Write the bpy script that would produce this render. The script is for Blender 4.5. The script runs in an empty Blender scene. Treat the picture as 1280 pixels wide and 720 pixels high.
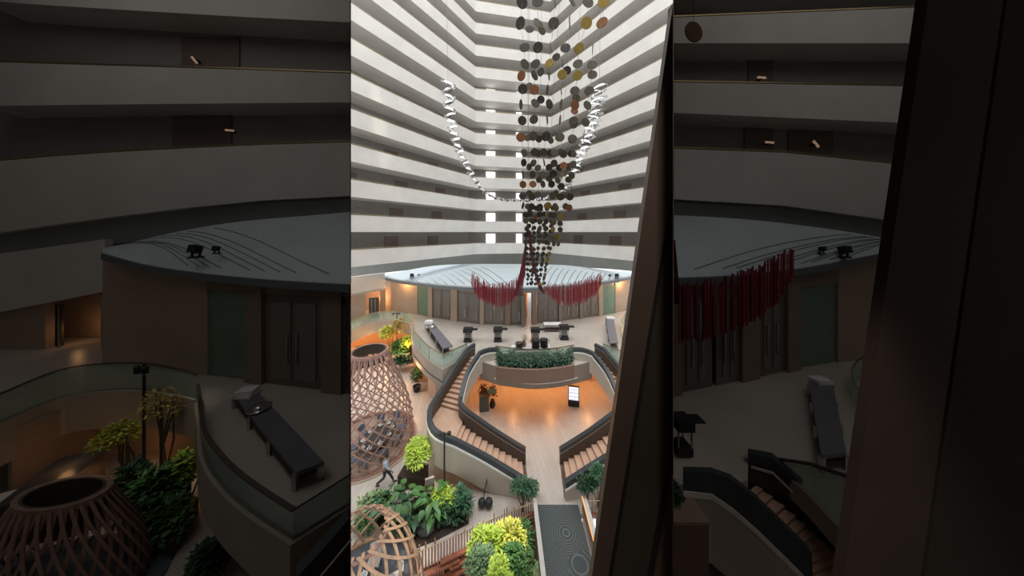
import bpy, bmesh, math, random
from mathutils import Vector, Matrix
random.seed(7)
R = math.radians
CZ, F, HY = 14.7, 326.0, 290.0          # eye height, focal length in pixels, horizon row
sc = bpy.context.scene
COL = sc.collection

# ---------------------------------------------------------------- view geometry
def at(px, py, z):                        # point on the level z seen at a pixel
    Y = (CZ - z) * F / (py - HY)
    return Vector(((px - 640) / F * Y, Y, z))
def aty(px, py, Y):                       # point at depth Y seen at a pixel
    return Vector(((px - 640) / F * Y, Y, CZ + (HY - py) / F * Y))
def axis(Y): return 1.95
def mir(p): return Vector((2 * axis(p[1]) - p[0], p[1], p[2]))

# ---------------------------------------------------------------- materials
MATS = {}
def mat(name, c, rough=0.6, metal=0.0, var=0.06, scale=3.0, emit=0.0, bump=0.0, spec=0.5, alpha=1.0, trans=0.0):
    if name in MATS: return MATS[name]
    m = bpy.data.materials.new(name); m.use_nodes = True
    nt = m.node_tree; b = nt.nodes['Principled BSDF']
    tc = nt.nodes.new('ShaderNodeTexCoord'); nz = nt.nodes.new('ShaderNodeTexNoise')
    nz.inputs['Scale'].default_value = scale; nz.inputs['Detail'].default_value = 4
    rp = nt.nodes.new('ShaderNodeValToRGB')
    lo = [max(0, v * (1 - var)) for v in c]; hi = [min(1, v * (1 + var)) for v in c]
    rp.color_ramp.elements[0].color = (*lo, 1); rp.color_ramp.elements[1].color = (*hi, 1)
    rp.color_ramp.elements[0].position = 0.3; rp.color_ramp.elements[1].position = 0.7
    nt.links.new(tc.outputs['Object'], nz.inputs['Vector']); nt.links.new(nz.outputs['Fac'], rp.inputs['Fac'])
    nt.links.new(rp.outputs['Color'], b.inputs['Base Color'])
    b.inputs['Roughness'].default_value = rough; b.inputs['Metallic'].default_value = metal
    b.inputs['Specular IOR Level'].default_value = spec
    b.inputs['Alpha'].default_value = alpha
    b.inputs['Transmission Weight'].default_value = trans
    if emit:
        b.inputs['Emission Color'].default_value = (*c, 1); b.inputs['Emission Strength'].default_value = emit
    if bump:
        bp = nt.nodes.new('ShaderNodeBump'); bp.inputs['Strength'].default_value = bump
        nt.links.new(nz.outputs['Fac'], bp.inputs['Height']); nt.links.new(bp.outputs['Normal'], b.inputs['Normal'])
    MATS[name] = m
    return m
def srgb(r, g, b):
    f = lambda v: (v / 255 / 12.92) if v <= 10 else ((v / 255 + .055) / 1.055) ** 2.4
    return (f(r), f(g), f(b))

WHITE = mat('white_plaster', (.74, .72, .68), .8, scale=.6)
SOFFIT = mat('soffit_plaster', (.76, .74, .71), .85, scale=.5)
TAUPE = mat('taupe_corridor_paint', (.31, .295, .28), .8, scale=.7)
DOORB = mat('brown_corridor_door', (.19, .14, .115), .5, scale=4)
GREYB = mat('grey_recess_paint', (.28, .31, .30), .7, scale=.5)
BRASS = mat('brass_rail', (.45, .36, .2), .35, .8)
ROOFM = mat('pale_roof_membrane', (.57, .66, .71), .45, scale=.8, var=.04)
SEAM = mat('grey_roof_seam', (.22, .24, .26), .6)
FASC = mat('dark_roof_edge', (.13, .15, .16), .4)
PWALL = mat('warm_plaster', (.48, .36, .27), .7, scale=.8)
PPIL = mat('brown_pilaster', (.30, .22, .17), .5, scale=2)
PDOOR = mat('brown_grey_door', (.20, .165, .14), .4, scale=2)
PGLS = mat('green_frosted_glass', (.18, .27, .20), .2, scale=1.5)
STEEL = mat('steel_handle', (.55, .54, .52), .3, .9)
STONE = mat('pale_stone_paving', (.56, .51, .46), .32, scale=.9, var=.08)
SLABE = mat('beige_slab_edge', (.40, .35, .29), .7, scale=1)
BEIGE = mat('beige_render', (.50, .45, .38), .75, scale=.8)
DKBRN = mat('dark_brown_panel', (.085, .064, .05), .5, scale=2)
CHAR = mat('charcoal_coping', (.045, .055, .062), .4, scale=2)
WLINE = mat('white_trim', (.82, .82, .80), .5)
TREAD = mat('peach_tread', (.66, .43, .31), .6, scale=3)
RISER = mat('brown_riser', (.42, .26, .18), .6, scale=3)
PLBOX = mat('brown_planter', (.20, .125, .09), .55, scale=1.5)
BLACK = mat('black_paint', (.02, .02, .022), .5)
TTOP = mat('slate_tabletop', (.17, .17, .20), .45, scale=2)
LINEN = mat('white_linen', (.8, .8, .79), .8)
WOODP = mat('pinkish_wood', (.38, .225, .18), .55, scale=6, var=.18)
WOODR = mat('red_wood', (.36, .13, .075), .55, scale=6, var=.2)
WOODL = mat('tan_wood', (.55, .36, .24), .5, scale=6, var=.18)
SILV = mat('polished_silver', (.80, .82, .83), .16, .95, var=.03)
BRONZE = mat('olive_bronze_disc', (.055, .047, .03), .45, .2, scale=5, var=.3, spec=.15)
DKDISC = mat('grey_bronze_disc', (.034, .031, .026), .45, .2, scale=5, var=.3, spec=.15)
ORDISC = mat('copper_disc', (.15, .06, .022), .45, .2, scale=5, var=.25, spec=.15)
GLINT = mat('gold_glint_disc', (.19, .13, .028), .4, .3, scale=5, var=.25, spec=.15)  # gold reflection on some discs, put into their base colour
THREAD = mat('crimson_thread', (.27, .022, .035), .7)
DKTHR = mat('dark_thread', (.05, .035, .035), .7)
WIRE = mat('grey_wire', (.2, .2, .2), .5, .5)
SOIL = mat('dark_soil', (.045, .033, .025), .9, scale=8, var=.4)
BARK = mat('brown_bark', (.12, .085, .06), .8, scale=10, var=.3)
def leaf(name, c):
    m = mat(name, c, .45, var=.35, scale=2.5); return m
L_DK = leaf('dark_green_leaf', (.026, .08, .036)); L_MD = leaf('mid_green_leaf', (.07, .19, .05))
L_BR = leaf('bright_lime_leaf', (.40, .56, .07)); L_YE = leaf('yellow_lime_leaf', (.60, .62, .10))
L_BL = leaf('blue_green_leaf', (.06, .17, .09)); L_VA = leaf('pale_green_leaf', (.30, .42, .20))
L_OR = leaf('golden_leaf', (.45, .34, .10))
SKIN = mat('skin', (.32, .19, .13), .6); HAIR = mat('black_hair', (.015, .013, .012), .6)
SHIRT = mat('light_blue_shirt', (.45, .58, .72), .8); TROU = mat('dark_trousers', (.05, .055, .07), .8)
SHOE = mat('dark_shoe', (.02, .02, .02), .5)
CHBL = mat('slate_blue_upholstery', (.16, .20, .28), .8)
LIFTM = mat('brown_lift_metal', (.15, .11, .092), .38, .3, scale=1.2, var=.2)
LIFTG = mat('dark_lift_glass', (.06, .054, .043), .2, 0, scale=.8, var=.4)
LIFTP = mat('pinkish_lift_metal', (.22, .13, .10), .4, .3)

def glass(name, tint, fac):
    m = bpy.data.materials.new(name); m.use_nodes = True; nt = m.node_tree
    for n in list(nt.nodes): nt.nodes.remove(n)
    o = nt.nodes.new('ShaderNodeOutputMaterial'); mx = nt.nodes.new('ShaderNodeMixShader')
    t = nt.nodes.new('ShaderNodeBsdfTransparent'); t.inputs['Color'].default_value = (*tint, 1)
    b = nt.nodes.new('ShaderNodeBsdfPrincipled'); b.inputs['Base Color'].default_value = (.50, .60, .54, 1)
    b.inputs['Roughness'].default_value = .15
    nz = nt.nodes.new('ShaderNodeTexNoise'); nz.inputs['Scale'].default_value = .8
    mp = nt.nodes.new('ShaderNodeMapRange'); mp.inputs['To Min'].default_value = fac * .85; mp.inputs['To Max'].default_value = fac * 1.15
    nt.links.new(nz.outputs['Fac'], mp.inputs['Value']); nt.links.new(mp.outputs['Result'], mx.inputs['Fac'])
    nt.links.new(t.outputs[0], mx.inputs[1]); nt.links.new(b.outputs[0], mx.inputs[2]); nt.links.new(mx.outputs[0], o.inputs[0])
    return m
GLASS = glass('green_tinted_glass', (.88, .95, .91), .38)

def carpet():
    m = bpy.data.materials.new('swirl_carpet'); m.use_nodes = True; nt = m.node_tree; b = nt.nodes['Principled BSDF']
    tc = nt.nodes.new('ShaderNodeTexCoord'); vo = nt.nodes.new('ShaderNodeTexVoronoi'); vo.inputs['Scale'].default_value = .5
    ma = nt.nodes.new('ShaderNodeMath'); ma.operation = 'MULTIPLY'; ma.inputs[1].default_value = 150
    sn = nt.nodes.new('ShaderNodeMath'); sn.operation = 'SINE'
    rp = nt.nodes.new('ShaderNodeValToRGB')
    rp.color_ramp.elements[0].position = .35; rp.color_ramp.elements[0].color = (.065, .085, .092, 1)
    rp.color_ramp.elements[1].position = .9; rp.color_ramp.elements[1].color = (.15, .175, .175, 1)
    nt.links.new(tc.outputs['Object'], vo.inputs['Vector']); nt.links.new(vo.outputs['Distance'], ma.inputs[0])
    nt.links.new(ma.outputs[0], sn.inputs[0]); nt.links.new(sn.outputs[0], rp.inputs['Fac'])
    nt.links.new(rp.outputs['Color'], b.inputs['Base Color']); b.inputs['Roughness'].default_value = .85
    return m
CARPET = carpet()
def paving():
    m = bpy.data.materials.new('plank_stone_floor'); m.use_nodes = True; nt = m.node_tree; b = nt.nodes['Principled BSDF']
    tc = nt.nodes.new('ShaderNodeTexCoord'); mp = nt.nodes.new('ShaderNodeMapping'); mp.inputs['Rotation'].default_value = (0, 0, R(80))
    br = nt.nodes.new('ShaderNodeTexBrick'); br.inputs['Scale'].default_value = .9
    br.inputs['Color1'].default_value = (.60, .555, .50, 1); br.inputs['Color2'].default_value = (.53, .485, .435, 1)
    br.inputs['Mortar'].default_value = (.45, .41, .37, 1); br.inputs['Mortar Size'].default_value = .008
    br.inputs['Brick Width'].default_value = 1.4; br.inputs['Row Height'].default_value = .28
    nt.links.new(tc.outputs['Object'], mp.inputs['Vector']); nt.links.new(mp.outputs[0], br.inputs['Vector'])
    nt.links.new(br.outputs['Color'], b.inputs['Base Color']); b.inputs['Roughness'].default_value = .3
    return m
PAVE = paving()

# ---------------------------------------------------------------- mesh builder
def root_of(o):
    while o.parent: o = o.parent
    return o
class MB:
    def __init__(s): s.b = bmesh.new()
    def face(s, pts):
        vs = [s.b.verts.new(p) for p in pts]; return s.b.faces.new(vs)
    def box(s, c, size, rz=0, rx=0, ry=0):
        M = Matrix.Translation(c) @ Matrix.Rotation(rz, 4, 'Z') @ Matrix.Rotation(rx, 4, 'X') @ Matrix.Rotation(ry, 4, 'Y') @ Matrix.Diagonal((*size, 1))
        bmesh.ops.create_cube(s.b, size=1, matrix=M); return s
    def span(s, a, b):                    # axis aligned box between two corners
        a, b = Vector(a), Vector(b); return s.box((a + b) / 2, [abs(v) for v in (b - a)])
    def prism(s, pts, dz):                # extrude a polygon by a vector
        dz = Vector(dz) if hasattr(dz, '__len__') else Vector((0, 0, dz))
        a = [s.b.verts.new(p) for p in pts]; b = [s.b.verts.new(Vector(p) + dz) for p in pts]
        n = len(a); s.b.faces.new(a[::-1]); s.b.faces.new(b)
        for i in range(n): s.b.faces.new((a[i], a[(i + 1) % n], b[(i + 1) % n], b[i]))
        return s
    def loft(s, rows, closed=False, cap=False):
        vs = [[s.b.verts.new(p) for p in r] for r in rows]
        for i in range(len(vs) - 1):
            n = len(vs[i])
            for j in range(n if closed else n - 1):
                s.b.faces.new((vs[i][j], vs[i][(j + 1) % n], vs[i + 1][(j + 1) % n], vs[i + 1][j]))
        if cap: s.b.faces.new(vs[0][::-1]); s.b.faces.new(vs[-1])
        return s
    def tube(s, pts, r, n=6):
        pts = [Vector(p) for p in pts]; rows = []
        for i, p in enumerate(pts):
            t = (pts[min(i + 1, len(pts) - 1)] - pts[max(i - 1, 0)]).normalized()
            u = t.cross(Vector((0, 0, 1)) if abs(t.z) < .95 else Vector((1, 0, 0))).normalized(); v = t.cross(u)
            q = r[i] if hasattr(r, '__len__') else r
            rows.append([p + (u * math.cos(k * 2 * math.pi / n) + v * math.sin(k * 2 * math.pi / n)) * q for k in range(n)])
        return s.loft(rows, True, True)
    def lathe(s, c, prof, n=20, sx=1, sy=1):
        c = Vector(c)
        rows = [[c + Vector((r * sx * math.cos(k * 2 * math.pi / n), r * sy * math.sin(k * 2 * math.pi / n), z)) for k in range(n)] for r, z in prof]
        return s.loft(rows, True, True)
    def sweep(s, path, prof, closed=True):
        path = [Vector(p) for p in path]; rows = []
        N = len(path)
        for i, p in enumerate(path):
            d = []
            if i > 0: d.append((path[i] - path[i - 1]).xy.normalized())
            if i < N - 1: d.append((path[i + 1] - path[i]).xy.normalized())
            n = Vector((0, 0))
            for q in d: n += Vector((-q.y, q.x))
            n.normalize(); k = 1 / max(.4, n.dot(Vector((-d[0].y, d[0].x))))
            rows.append([p + Vector((n.x * o * k, n.y * o * k, z)) for o, z in prof])
        return s.loft(rows, closed, closed)
    def ball(s, c, r, sz=(1, 1, 1), sub=2):
        M = Matrix.Translation(c) @ Matrix.Diagonal((r * sz[0], r * sz[1], r * sz[2], 1))
        bmesh.ops.create_icosphere(s.b, subdivisions=sub, radius=1, matrix=M); return s
    def build(s, name, m, parent=None, smooth=False, kind=None, label=None, bevel=0):
        bmesh.ops.recalc_face_normals(s.b, faces=s.b.faces)
        if bevel: bmesh.ops.bevel(s.b, geom=list(s.b.edges), offset=bevel, segments=1, affect='EDGES')
        if parent is not None:
            off = root_of(parent).location
            for v in s.b.verts: v.co -= off
        me = bpy.data.meshes.new(name); s.b.to_mesh(me); s.b.free()
        me.materials.append(m)
        if smooth:
            for p in me.polygons: p.use_smooth = True
        o = bpy.data.objects.new(name, me); COL.objects.link(o)
        if parent is not None: o.parent = parent
        if kind: o['kind'] = kind
        if label: o['label'] = label
        return o
def thing(name, label, cat, loc=(0, 0, 0), group=None):
    o = bpy.data.objects.new(name, None); COL.objects.link(o); o.location = loc; o.empty_display_size = .2
    o['label'] = label; o['category'] = cat
    if group: o['group'] = group
    return o
def tag(o, label, cat, group=None, kind=None):
    o['label'] = label; o['category'] = cat
    if group: o['group'] = group
    if kind: o['kind'] = kind
    return o
def copy_tree(o, parent=None):
    c = o.copy(); COL.objects.link(c)
    if parent is not None: c.parent = parent
    for ch in list(o.children): copy_tree(ch, c)
    return c
def struct(mb, name, m, **k): return mb.build(name, m, kind='structure', **k)
def interp(path, n):                      # resample a polyline smoothly
    P = [Vector(p) for p in path]; out = []
    for i in range(len(P) - 1):
        a = P[max(i - 1, 0)]; b = P[i]; c = P[i + 1]; d = P[min(i + 2, len(P) - 1)]
        for k in range(n):
            t = k / n
            out.append(.5 * ((2 * b) + (c - a) * t + (2 * a - 5 * b + 4 * c - d) * t * t + (3 * b - a - 3 * c + d) * t ** 3))
    out.append(P[-1]); return out
def curve_px(pts, x):                     # piecewise linear row of a drawn edge at column x
    for (x0, y0), (x1, y1) in zip(pts, pts[1:]):
        if x <= x1: return y0 + (y1 - y0) * (x - x0) / (x1 - x0)
    (x0, y0), (x1, y1) = pts[-2:]; return y0 + (y1 - y0) * (x - x0) / (x1 - x0)

# ---------------------------------------------------------------- foliage
def leaf_quad(b, p, d, up, L, W, droop=.25):
    d = d.normalized(); s = d.cross(up)
    if s.length < 1e-3: s = Vector((1, 0, 0))
    s.normalize(); n = s.cross(d)
    m = p + d * L * .5 + n * L * .06
    t = p + d * L - n * L * droop
    v = [b.verts.new(q) for q in (p, m + s * W * .5 - n * W * .12, t, m - s * W * .5 - n * W * .12, m)]
    b.faces.new((v[0], v[1], v[4])); b.faces.new((v[1], v[2], v[4])); b.faces.new((v[2], v[3], v[4])); b.faces.new((v[3], v[0], v[4]))
def rnd_dir(up=.2):
    a = random.uniform(0, 2 * math.pi); z = random.uniform(-.6, 1); r = math.sqrt(max(0, 1 - z * z))
    v = Vector((r * math.cos(a), r * math.sin(a), z + up)); return v.normalized()
def crown(c, rad, n, L, W, fill=.55, lumps=7):
    mb = MB(); c = Vector(c); cs = []
    for i in range(lumps):
        d = rnd_dir(0); cs.append((Vector((d.x * rad[0], d.y * rad[1], d.z * rad[2])) * .5, random.uniform(.45, .65)))
    for i in range(n):
        o, k = random.choice(cs); d = rnd_dir(.1)
        p = c + o + Vector((d.x * rad[0], d.y * rad[1], d.z * rad[2])) * k * random.uniform(fill, 1)
        e = (d + rnd_dir(.0) * .7).normalized(); l = L * random.uniform(.7, 1.3)
        leaf_quad(mb.b, p, e, Vector((0, 0, 1)), l, W * l / L)
    return mb
def bush(name, label, base, c, rad, n, L, W, lm, cat='shrub', group=None, stems=6):
    base = Vector(base); t = thing(name, label, cat, base, group)
    crown(c, rad, n, L, W).build('foliage', lm, t)
    mb = MB(); c = Vector(c)
    for i in range(stems):
        d = rnd_dir(.3); e = c + Vector((d.x * rad[0], d.y * rad[1], d.z * rad[2])) * .55
        m = (base + e) / 2 + Vector((random.uniform(-.1, .1), random.uniform(-.1, .1), .1))
        mb.tube([base + Vector((random.uniform(-.06, .06), random.uniform(-.06, .06), 0)), m, e], [.03, .022, .01], 5)
    mb.build('stem', BARK, t)
    return t
def bigleaf(name, label, base, h, spread, n, L, W, lm, cat='plant'):
    base = Vector(base); t = thing(name, label, cat, base)
    lf, st = MB(), MB()
    for i in range(n):
        a = i * 2.4 + random.uniform(-.4, .4); k = random.uniform(.35, 1); hh = h * random.uniform(.55, 1)
        e = base + Vector((math.cos(a) * spread * k, math.sin(a) * spread * k, hh))
        m = base + Vector((math.cos(a) * spread * k * .35, math.sin(a) * spread * k * .35, hh * .7))
        st.tube([base, m, e], [.025, .018, .012], 5)
        d = Vector((math.cos(a), math.sin(a), random.uniform(-.5, .2))); l = L * random.uniform(.75, 1.2)
        s = d.cross(Vector((0, 0, 1))).normalized(); nn = s.cross(d.normalized()); d.normalize()
        rows = []
        for q, w in ((-.12, .25), (.08, .85), (.3, 1), (.6, .75), (.85, .35), (1, .03)):
            o = e + d * l * q - nn * l * .28 * q * q
            rows.append([o - s * W * w * .5 + nn * W * w * .14, o - nn * 0.0, o + s * W * w * .5 + nn * W * w * .14])
        lf.loft(rows)
    lf.build('foliage', lm, t, smooth=True); st.build('stem', L_MD, t)
    return t
EXPO, WL = 0.58, 54
# ================================================================ CAMERA, WORLD, LIGHT
cam = bpy.data.cameras.new('camera'); camo = bpy.data.objects.new('camera', cam); COL.objects.link(camo)
camo.location = (0, 0, CZ); camo.rotation_euler = (R(90), 0, 0)
cam.sensor_width = 36; cam.lens = F / 1280 * 36; cam.shift_y = (HY - 360) / 1280; cam.clip_start = .05
sc.camera = camo
w = bpy.data.worlds.new('sky'); sc.world = w; w.use_nodes = True
w.node_tree.nodes['Background'].inputs['Color'].default_value = (.97, .985, 1, 1)
w.node_tree.nodes['Background'].inputs['Strength'].default_value = .86
sc.view_settings.view_transform = 'Standard'; sc.view_settings.look = 'None'; sc.view_settings.gamma = 1
sc.view_settings.use_curve_mapping = False; sc.view_settings.exposure = EXPO
def lamp(name, kind, loc, energy, color=(1, 1, 1), size=1.0, target=None, spot=40, blend=.5, sy=None):
    l = bpy.data.lights.new(name, kind); l.energy = energy; l.color = color
    o = bpy.data.objects.new(name, l); COL.objects.link(o); o.location = loc
    if kind == 'AREA':
        l.size = size
        if sy: l.shape = 'RECTANGLE'; l.size_y = sy
    elif kind == 'SPOT': l.spot_size = R(spot); l.spot_blend = blend; l.shadow_soft_size = size
    else: l.shadow_soft_size = size
    if target is not None: o.rotation_euler = (Vector(target) - Vector(loc)).to_track_quat('-Z', 'Y').to_euler()
    return o

sun = lamp('sun', 'SUN', (0, 10, 70), 2.2, (1, .985, .96), 1, (0, 14, 0)); sun.data.angle = R(75)
lamp('frame_fill_spot', 'SPOT', (0, -.2, CZ + 1.25), 34, (1, .86, .74), .05, (.33, .8, CZ - .5), 50, .4)  # unseen fill spot added to brighten the lift door frame
# ================================================================ ATRIUM SHELL
FL = (-5.4, 39); FR = (6.05, 41.1)
dl = Vector((-15.05 + 5.4, 24.3 - 39)); dr = Vector((15.8 - 6.05, 27 - 41.1))
NL = (FL[0] + dl.x * 1.22, FL[1] + dl.y * 1.22); NR = (FR[0] + dr.x * 1.3, FR[1] + dr.y * 1.3)
def V(p, z): return Vector((p[0], p[1], z))
PLAN = [NL, FL, FR, NR]
NF = 14
for k in range(NF):
    T = 13.0 + 3.3 * k
    mb = MB().sweep([V(p, T) for p in PLAN], [(0, -1.6), (0, 0), (.2, 0), (.2, -1.6)])
    struct(mb, 'balcony_parapet', WHITE)
    struct(MB().sweep([V(p, T) for p in PLAN], [(.2, -1.6), (.2, -1.3), (2.4, -1.3), (2.4, -1.6)]), 'balcony_slab', SOFFIT)
    struct(MB().sweep([V(p, T) for p in PLAN], [(.03, .08), (.03, .13), (.12, .13), (.12, .08)]), 'balcony_handrail', BRASS)
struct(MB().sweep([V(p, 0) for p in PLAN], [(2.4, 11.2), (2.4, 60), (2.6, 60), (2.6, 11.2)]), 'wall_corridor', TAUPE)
struct(MB().sweep([V(p, 13 + 3.3 * NF) for p in PLAN], [(0, -1.6), (0, 1.5), (2.6, 1.5), (2.6, -1.6)]), 'ceiling_edge', WHITE)
# doors of the corridors, lit windows on the far wall
dn = 0
def along(a, b, t): return Vector((a[0] + (b[0] - a[0]) * t, a[1] + (b[1] - a[1]) * t))
for k in range(9):
    z0 = 13.0 + 3.3 * k - 1.3
    for (a, b, sgn) in ((NL, FL, 1), (FL, FR, 1), (FR, NR, 1)):
        d = Vector((b[0] - a[0], b[1] - a[1])); ln = d.length; d.normalize(); n = Vector((-d.y, d.x))
        far = (a == FL)
        for t in ([] if far else [.16 + .28 * i + .03 * (k % 3) for i in range(3)]):
            p = along(a, b, t) + n * 2.36
            dn += 1
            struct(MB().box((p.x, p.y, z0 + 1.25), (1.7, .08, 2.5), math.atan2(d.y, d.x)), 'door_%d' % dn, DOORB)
WLIT = mat('daylit_window', (.95, .96, .95), .3, emit=1.0)
wn = 0
for k in range(8):
    z0 = 13.0 + 3.3 * k - 1.3
    for px, wd in ((617, 1.45), (652, .95)):
        x = (px - 640) / F * 42.4; t = (x - FL[0]) / (FR[0] - FL[0]); p = along(FL, FR, t) + Vector((-.18, .98)) * 2.3
        wn += 1
        struct(MB().box((p.x, p.y, z0 + 1.35), (wd, .06, 2.7), R(10.4)), 'window_%d' % wn, WLIT)
SCON = mat('lit_sconce', (1, .72, .45), .4, emit=6)
# little lit wall lamps (screen column, row, depth behind the parapet)
for i, (px, py, Y, l) in enumerate((
        (514, 266, 33.6, 'small lit corridor lamp on left wing, third white balcony above the pavilion'),
        (524, 296, 35.2, 'small lit corridor lamp on left wing, second balcony above the pavilion'),
        (579, 297, 41, 'small lit lamp beside the far left corner, second balcony above the pavilion'),
        (738, 275, 39.6, 'small lit corridor lamp on right wing, third balcony above the pavilion'),
        (743, 302, 39.2, 'small lit corridor lamp on right wing nearest the disc mobile, above the pavilion'),
        (761, 302, 37.2, 'small slanting lit corridor lamp on right wing beside the lift frame'))):
    p = aty(px, py, Y); t = thing('wall_lamp', l, 'lamp', p, 'corridor wall lamps')
    MB().box(p, (.12, .12, .2)).build('bracket', BLACK, t)
    MB().box(p + Vector((-.12, -.1, .1)), (.4, .08, .14), 0, 0, R(35)).build('shade', SCON, t)

# grey recess and lower white band behind the pavilion
REC = [aty(425, 350, 32.8), aty(438, 350, 33.8), aty(480, 350, 38), aty(540, 350, 42.5), aty(640, 350, 44.8), aty(740, 350, 43), aty(800, 350, 39), aty(850, 350, 36)]
REC = interp([V(p, 0) for p in REC], 4)
struct(MB().sweep(REC, [(0, 8.75), (0, 12), (.3, 12), (.3, 8.75)]), 'wall_recess', GREYB)
LWB = [V(aty(420, 350, 28.8), 0), V(aty(438, 350, 30), 0), V(aty(460, 350, 31.6), 0), V(aty(481, 350, 33.2), 0)]
struct(MB().sweep(LWB, [(0, 7.35), (0, 9.5), (.3, 9.5), (.3, 7.35)]), 'wall_lower_band', WHITE)
struct(MB().prism([V(p, 7.4) for p in LWB] + [Vector((-19.5, 42, 7.4)), Vector((-30, 42, 7.4)), Vector((-30, 29, 7.4))], .15), 'ceiling_passage', SOFFIT)
LOWW = [V(p, 0) for p in (at(428, 404, 4.2), at(450, 399.5, 4.2), at(457, 398.2, 4.2))]
struct(MB().sweep(LOWW, [(0, 4.2), (0, 7.5), (.2, 7.5), (.2, 4.2)]), 'wall_left', PWALL)
LW2 = [V(p, 0) for p in (at(475, 392.5, 4.2), at(482, 391, 4.2))]
struct(MB().sweep(LW2, [(0, 4.2), (0, 7.5), (.2, 7.5), (.2, 4.2)]), 'wall_left_pier', PWALL)
lw = at(457, 398.2, 4.2); lw3 = at(475, 392.5, 4.2)
mb = MB(); mb.face([lw + Vector((-6, 2.6, 0)), lw3 + Vector((1.5, 2.6, 0)), lw3 + Vector((1.5, 2.6, 4)), lw + Vector((-6, 2.6, 4))]); struct(mb, 'wall_passage', PWALL)
lamp('passage_lamp', 'POINT', (lw + lw3) / 2 + Vector((0, 1.2, 1.9)), 90, (1, .5, .2), .2)
dp = lw + Vector((.75, .1, 0))
t = thing('open_door', 'open brown door leaf in the passage under the lower white band', 'door', dp)
MB().box(dp + Vector((0, .4, 1.12)), (1.1, .09, 2.6), R(25)).build('door_leaf', DKBRN, t)
for s in (-.2, .15): MB().box(dp + Vector((s, .33 + s * .45, 1.12)), (.05, .07, 2.2), R(25)).build('door_bar', STEEL, t)

# ground floor with the sunken garden cut out
G = [(-40, 48), (40, 48), (40, 13.6), (3.75, 13.6), (1.35, 13.6), (1.1, 13.45), (-4.4, 11.2), (-5.0, 9), (-5.0, 5), (-40, 5)]
struct(MB().prism([(x, y, -.25) for x, y in G], .25), 'floor', PAVE)
struct(MB().prism([(-5.4, 4, -2.4), (1.4, 4, -2.4), (1.4, 14, -2.4), (-5.4, 14, -2.4)], -.2), 'floor_garden', SOIL)
struct(MB().prism([(3.75, 4, -2.4), (14, 4, -2.4), (14, 14, -2.4), (3.75, 14, -2.4)], -.2), 'floor_side_garden', SOIL)
struct(MB().span((1.37, 5, -.3), (3.56, 14.05, .012)), 'floor_bridge', CARPET)

# mezzanine floor
Z2 = 4.2
WALK = [at(425, 417, Z2), at(437, 413, Z2), at(464, 402.7, Z2), at(490, 400, Z2), at(508, 402, Z2), at(515, 404, Z2)]
LOBE = [at(516, 415, Z2), at(518, 427.7, Z2), at(525, 437, Z2), at(536.5, 449, Z2), at(553.6, 460, Z2)]
LOBE2 = [at(553.6, 460, Z2), at(584, 444.5, Z2)]
WALKs = interp(WALK, 5); LOBEs = interp([WALK[-1]] + LOBE, 5)[1:]
Oup = [at(587, 447, 4.2), at(567.5, 477, 3.15), at(549, 510, 2.1)]
Iup = [at(601, 451, 4.2), at(583, 480, 3.15), at(573, 518, 2.1)]
EDGE = [at(618, 457, Z2), at(630, 459.5, Z2), at(667, 463, Z2), at(700, 460.5, Z2), at(722, 456, Z2)]
EDGEs = interp(EDGE, 5)
front = WALKs + LOBEs + [LOBE2[1], Oup[0], Iup[0]] + EDGEs
right = [mir(p) for p in (WALKs + LOBEs + [LOBE2[1], Oup[0], Iup[0]])][::-1]
mezz = front + right + [Vector((40, 26, Z2)), Vector((40, 47, Z2)), Vector((-40, 47, Z2)), Vector((-40, 27.5, Z2))]
mb = MB(); mb.prism(mezz, -.9); mb.b.normal_update(); bmesh.ops.triangulate(mb.b, faces=[f for f in mb.b.faces if len(f.verts) > 4])
struct(mb, 'floor_mezzanine', STONE)
def slab_front(path, name, lo, m=SLABE, hi=-.02, t=.12):
    struct(MB().sweep(path, [(-t, lo), (-t, hi), (.05, hi), (.05, lo)]), name, m)
slab_front(WALKs, 'trim_1', -1.35, BEIGE); slab_front(LOBEs + [LOBE2[1]], 'trim_2', -1.55, SLABE)
slab_front([mir(p) for p in (LOBEs + [LOBE2[1]])][::-1], 'trim_3', -1.55, SLABE)
slab_front([mir(p) for p in WALKs][::-1], 'trim_4', -1.35, BEIGE)
slab_front([Iup[0]] + [p + Vector((0, .12, 0)) for p in EDGEs] + [mir(Iup[0])], 'trim_5', -1.42, mat('taupe_slab', (.27, .215, .175), .6, scale=1))
struct(MB().sweep(EDGEs, [(-.06, -1.02), (-.06, -.97), (.0, -.97), (.0, -1.02)]), 'trim_7', WLINE)
struct(MB().sweep(LOBEs + [LOBE2[1]], [(-.17, -1.02), (-.17, -.96), (-.1, -.96), (-.1, -1.02)]), 'trim_6', DKBRN)
def rail(name, label, path, h=1.0, cap=BRASS, posts=2.2):
    path = [Vector(p) for p in path]; t = thing(name, label, 'railing', path[len(path) // 2])
    MB().sweep(path, [(0, .02), (0, h), (.03, h), (.03, .02)]).build('glass_panel', GLASS, t)
    MB().sweep(path, [(-.02, h), (-.02, h + .05), (.05, h + .05), (.05, h)]).build('handrail', cap, t)
    acc = 0
    for a, b in zip(path, path[1:]):
        acc += (b - a).length
        if acc > posts:
            acc = 0; MB().box(b + Vector((0, 0, h / 2)), (.05, .05, h)).build('clamp_post', STEEL, t)
    return t
rail('glass_balustrade', 'curved glass balustrade along the far left walkway behind the lamp post', [p + Vector((0, .1, 0)) for p in WALKs])
rail('glass_balustrade', 'pale green glass balustrade round the pointed corner beside the long buffet table', LOBEs + [LOBE2[1]])
rail('glass_balustrade', 'pale green glass balustrade right of the right stair, below the right buffet table', [mir(p) for p in (LOBEs + [LOBE2[1]])][::-1])
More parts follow.
